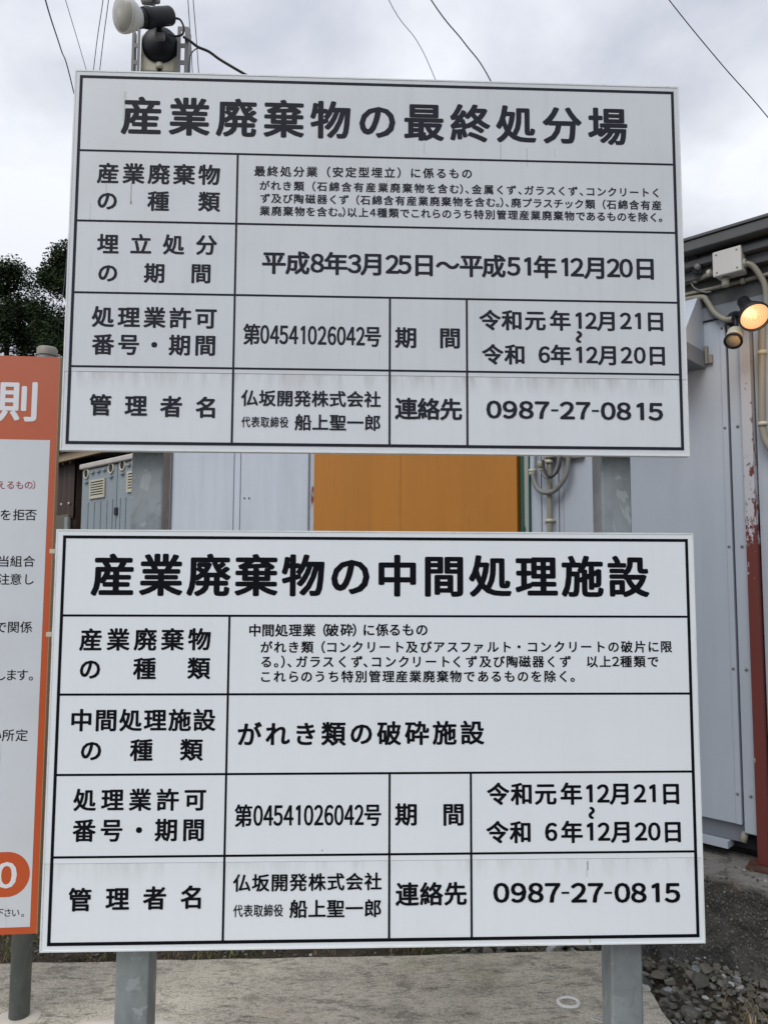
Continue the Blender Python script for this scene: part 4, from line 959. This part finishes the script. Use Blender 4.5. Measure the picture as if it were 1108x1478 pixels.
# ------------------------------------------------------------------ grass
def tuft(mb, x, y, n, h, rn, spread=.03):
    z = terrain(x, y)
    for _ in range(n):
        a = rn.uniform(0, 6.28); l = h * rn.uniform(.5, 1.1); w = .0016 + h * .01; b = Vector((x + rn.gauss(0, spread), y + rn.gauss(0, spread), z))
        d = Vector((math.cos(a), math.sin(a), 0)); sdv = Vector((-d.y, d.x, 0)) * w; p1 = b + d * l * .25 + Vector((0, 0, l * .6)); p2 = b + d * l * .6 + Vector((0, 0, l * .85))
        mb.add([b - sdv, b + sdv, p1 + sdv * .7, p1 - sdv * .7, p2], [(0, 1, 2, 3), (3, 2, 4)])
rn = random.Random(5); ga = MB(); gd = MB()
bnd = Vector((-dirb.y, dirb.x, 0))
for i in range(150):
    t = rn.uniform(-.6, 2.6); p = e1 + dirb * t + bnd * rn.uniform(.015, .20)
    if t > (cnr - e1).length + .2: continue
    g = mnoise.noise(Vector((t * 3.1, 0, 7)))
    if g > -.05: tuft(ga if rn.random() < .55 + g else gd, p.x, p.y, 9, rn.uniform(.02, .055), rn)
for i in range(60):
    x = rn.uniform(2.15, 2.5); y = rn.uniform(.3, .6)
    if (Vector((x, y, 0)) - P0).dot(WN) > .34 and (Vector((x, y, 0)) - P0).dot(WN) < .6: tuft(gd, x, y, 8, rn.uniform(.03, .07), rn)
for i in range(220):
    y = rn.uniform(1.2, 6.0); x = CAM.x + (y - CAM.y) * rn.uniform(-.52, -.36)
    if mnoise.noise(Vector((x * 2, y * 2, 3))) > -.15: tuft(ga if rn.random() < .4 else gd, x, y, 12, rn.uniform(.04, .12), rn, .05)
for mb, nm, lb in ((ga, 'grass', 'short green grass along the rear edge of the slab'), (gd, 'dry_grass', 'dry straw coloured grass on the gravel')):
    o = mb.build(nm, M['grass'] if nm == 'grass' else M['dry']); o['kind'] = 'stuff'; o['label'] = lb

# ------------------------------------------------------------------ trees
def tree(px, pyt, dep, rad, pyb, label, seed, group='conifers behind the sheds'):
    top = at_depth(px, pyt, dep); bot = at_depth(px, pyb, dep); rn = random.Random(seed); x, y = top.x, top.y
    t = empty('conifer_tree', label, 'tree', (x, y, 0), group)
    tk = MB().tube([(x, y, -.2), (x + .05, y, top.z * .5), (x, y, top.z * .97)], [.26, .17, .03], 10)
    lf = MB(); H = top.z - bot.z
    def clump(c, r, nl):
        for _ in range(nl):
            d = Vector((rn.gauss(0, 1), rn.gauss(0, 1), rn.gauss(0, .75))); d = d.normalized() * rn.random() ** .5
            p = c + d * r; a = Vector((rn.gauss(0, 1), rn.gauss(0, 1), rn.gauss(0, .6))).normalized(); b = a.cross(Vector((rn.gauss(0, 1), rn.gauss(0, 1), rn.gauss(0, 1)))).normalized()
            s_ = rn.uniform(.035, .075)
            lf.add([p - a * s_, p + b * s_ * .55, p + a * s_, p - b * s_ * .55], [(0, 1, 2, 3)])
    nb = int(H * 9)
    for i in range(nb):
        f = (i + rn.random()) / nb; z = top.z - f * H
        R_ = rad * (.45 + .75 * min(1, f * 1.6) ** .8) * (1 - .25 * max(0, f - .75) / .25); a = rn.uniform(0, 6.283)
        rr = R_ * rn.uniform(.35, 1.05); c = Vector((x + math.cos(a) * rr, y + math.sin(a) * rr, z + rn.uniform(-.2, .2)))
        tk.tube([(x, y, z - rr * .35), (c.x, c.y, c.z)], [.045, .012], 5, False)
        clump(c, rn.uniform(.40, .66), 520)
    clump(Vector((x, y, top.z - .35)), .5, 500)
    tk.build('trunk', M['bark'], t); lf.build('crown', M['leaf'], t)
tree(15, 386, 30, .85, 508, 'rounded dark conifer rising over the left end of the orange rule board', 1)
tree(58, 452, 33, .95, 512, 'lower dark conifer filling the gap between the two taller ones at the left', 2)
tree(100, 368, 29, .88, 512, 'tall dark conifer half hidden by the left edge of the upper board', 3)
tree(-60, 400, 31, 1.3, 515, 'dark conifer beyond the left edge of the picture', 4)
# dense undergrowth below the crowns, behind the sheds
ug = MB(); rn = random.Random(9)
for i in range(42000):
    px = rn.uniform(-140, 260); zt_ = 8.2 + 1.2 * mnoise.noise(Vector((px * .02, 3, 0))); dp = rn.uniform(25, 28.5)
    p = at_depth(px, 800, dp); p.z = rn.uniform(0, 1) ** .8 * zt_
    a = Vector((rn.gauss(0, 1), rn.gauss(0, .5), rn.gauss(0, 1))).normalized(); b = a.cross(Vector((rn.gauss(0, .4), 1, rn.gauss(0, .4)))).normalized(); s_ = rn.uniform(.08, .19)
    ug.add([p - a * s_, p + b * s_ * .6, p + a * s_, p - b * s_ * .6], [(0, 1, 2, 3)])
o = ug.build('undergrowth', M['leaf']); o['kind'] = 'stuff'; o['label'] = 'dense dark undergrowth below the conifers'
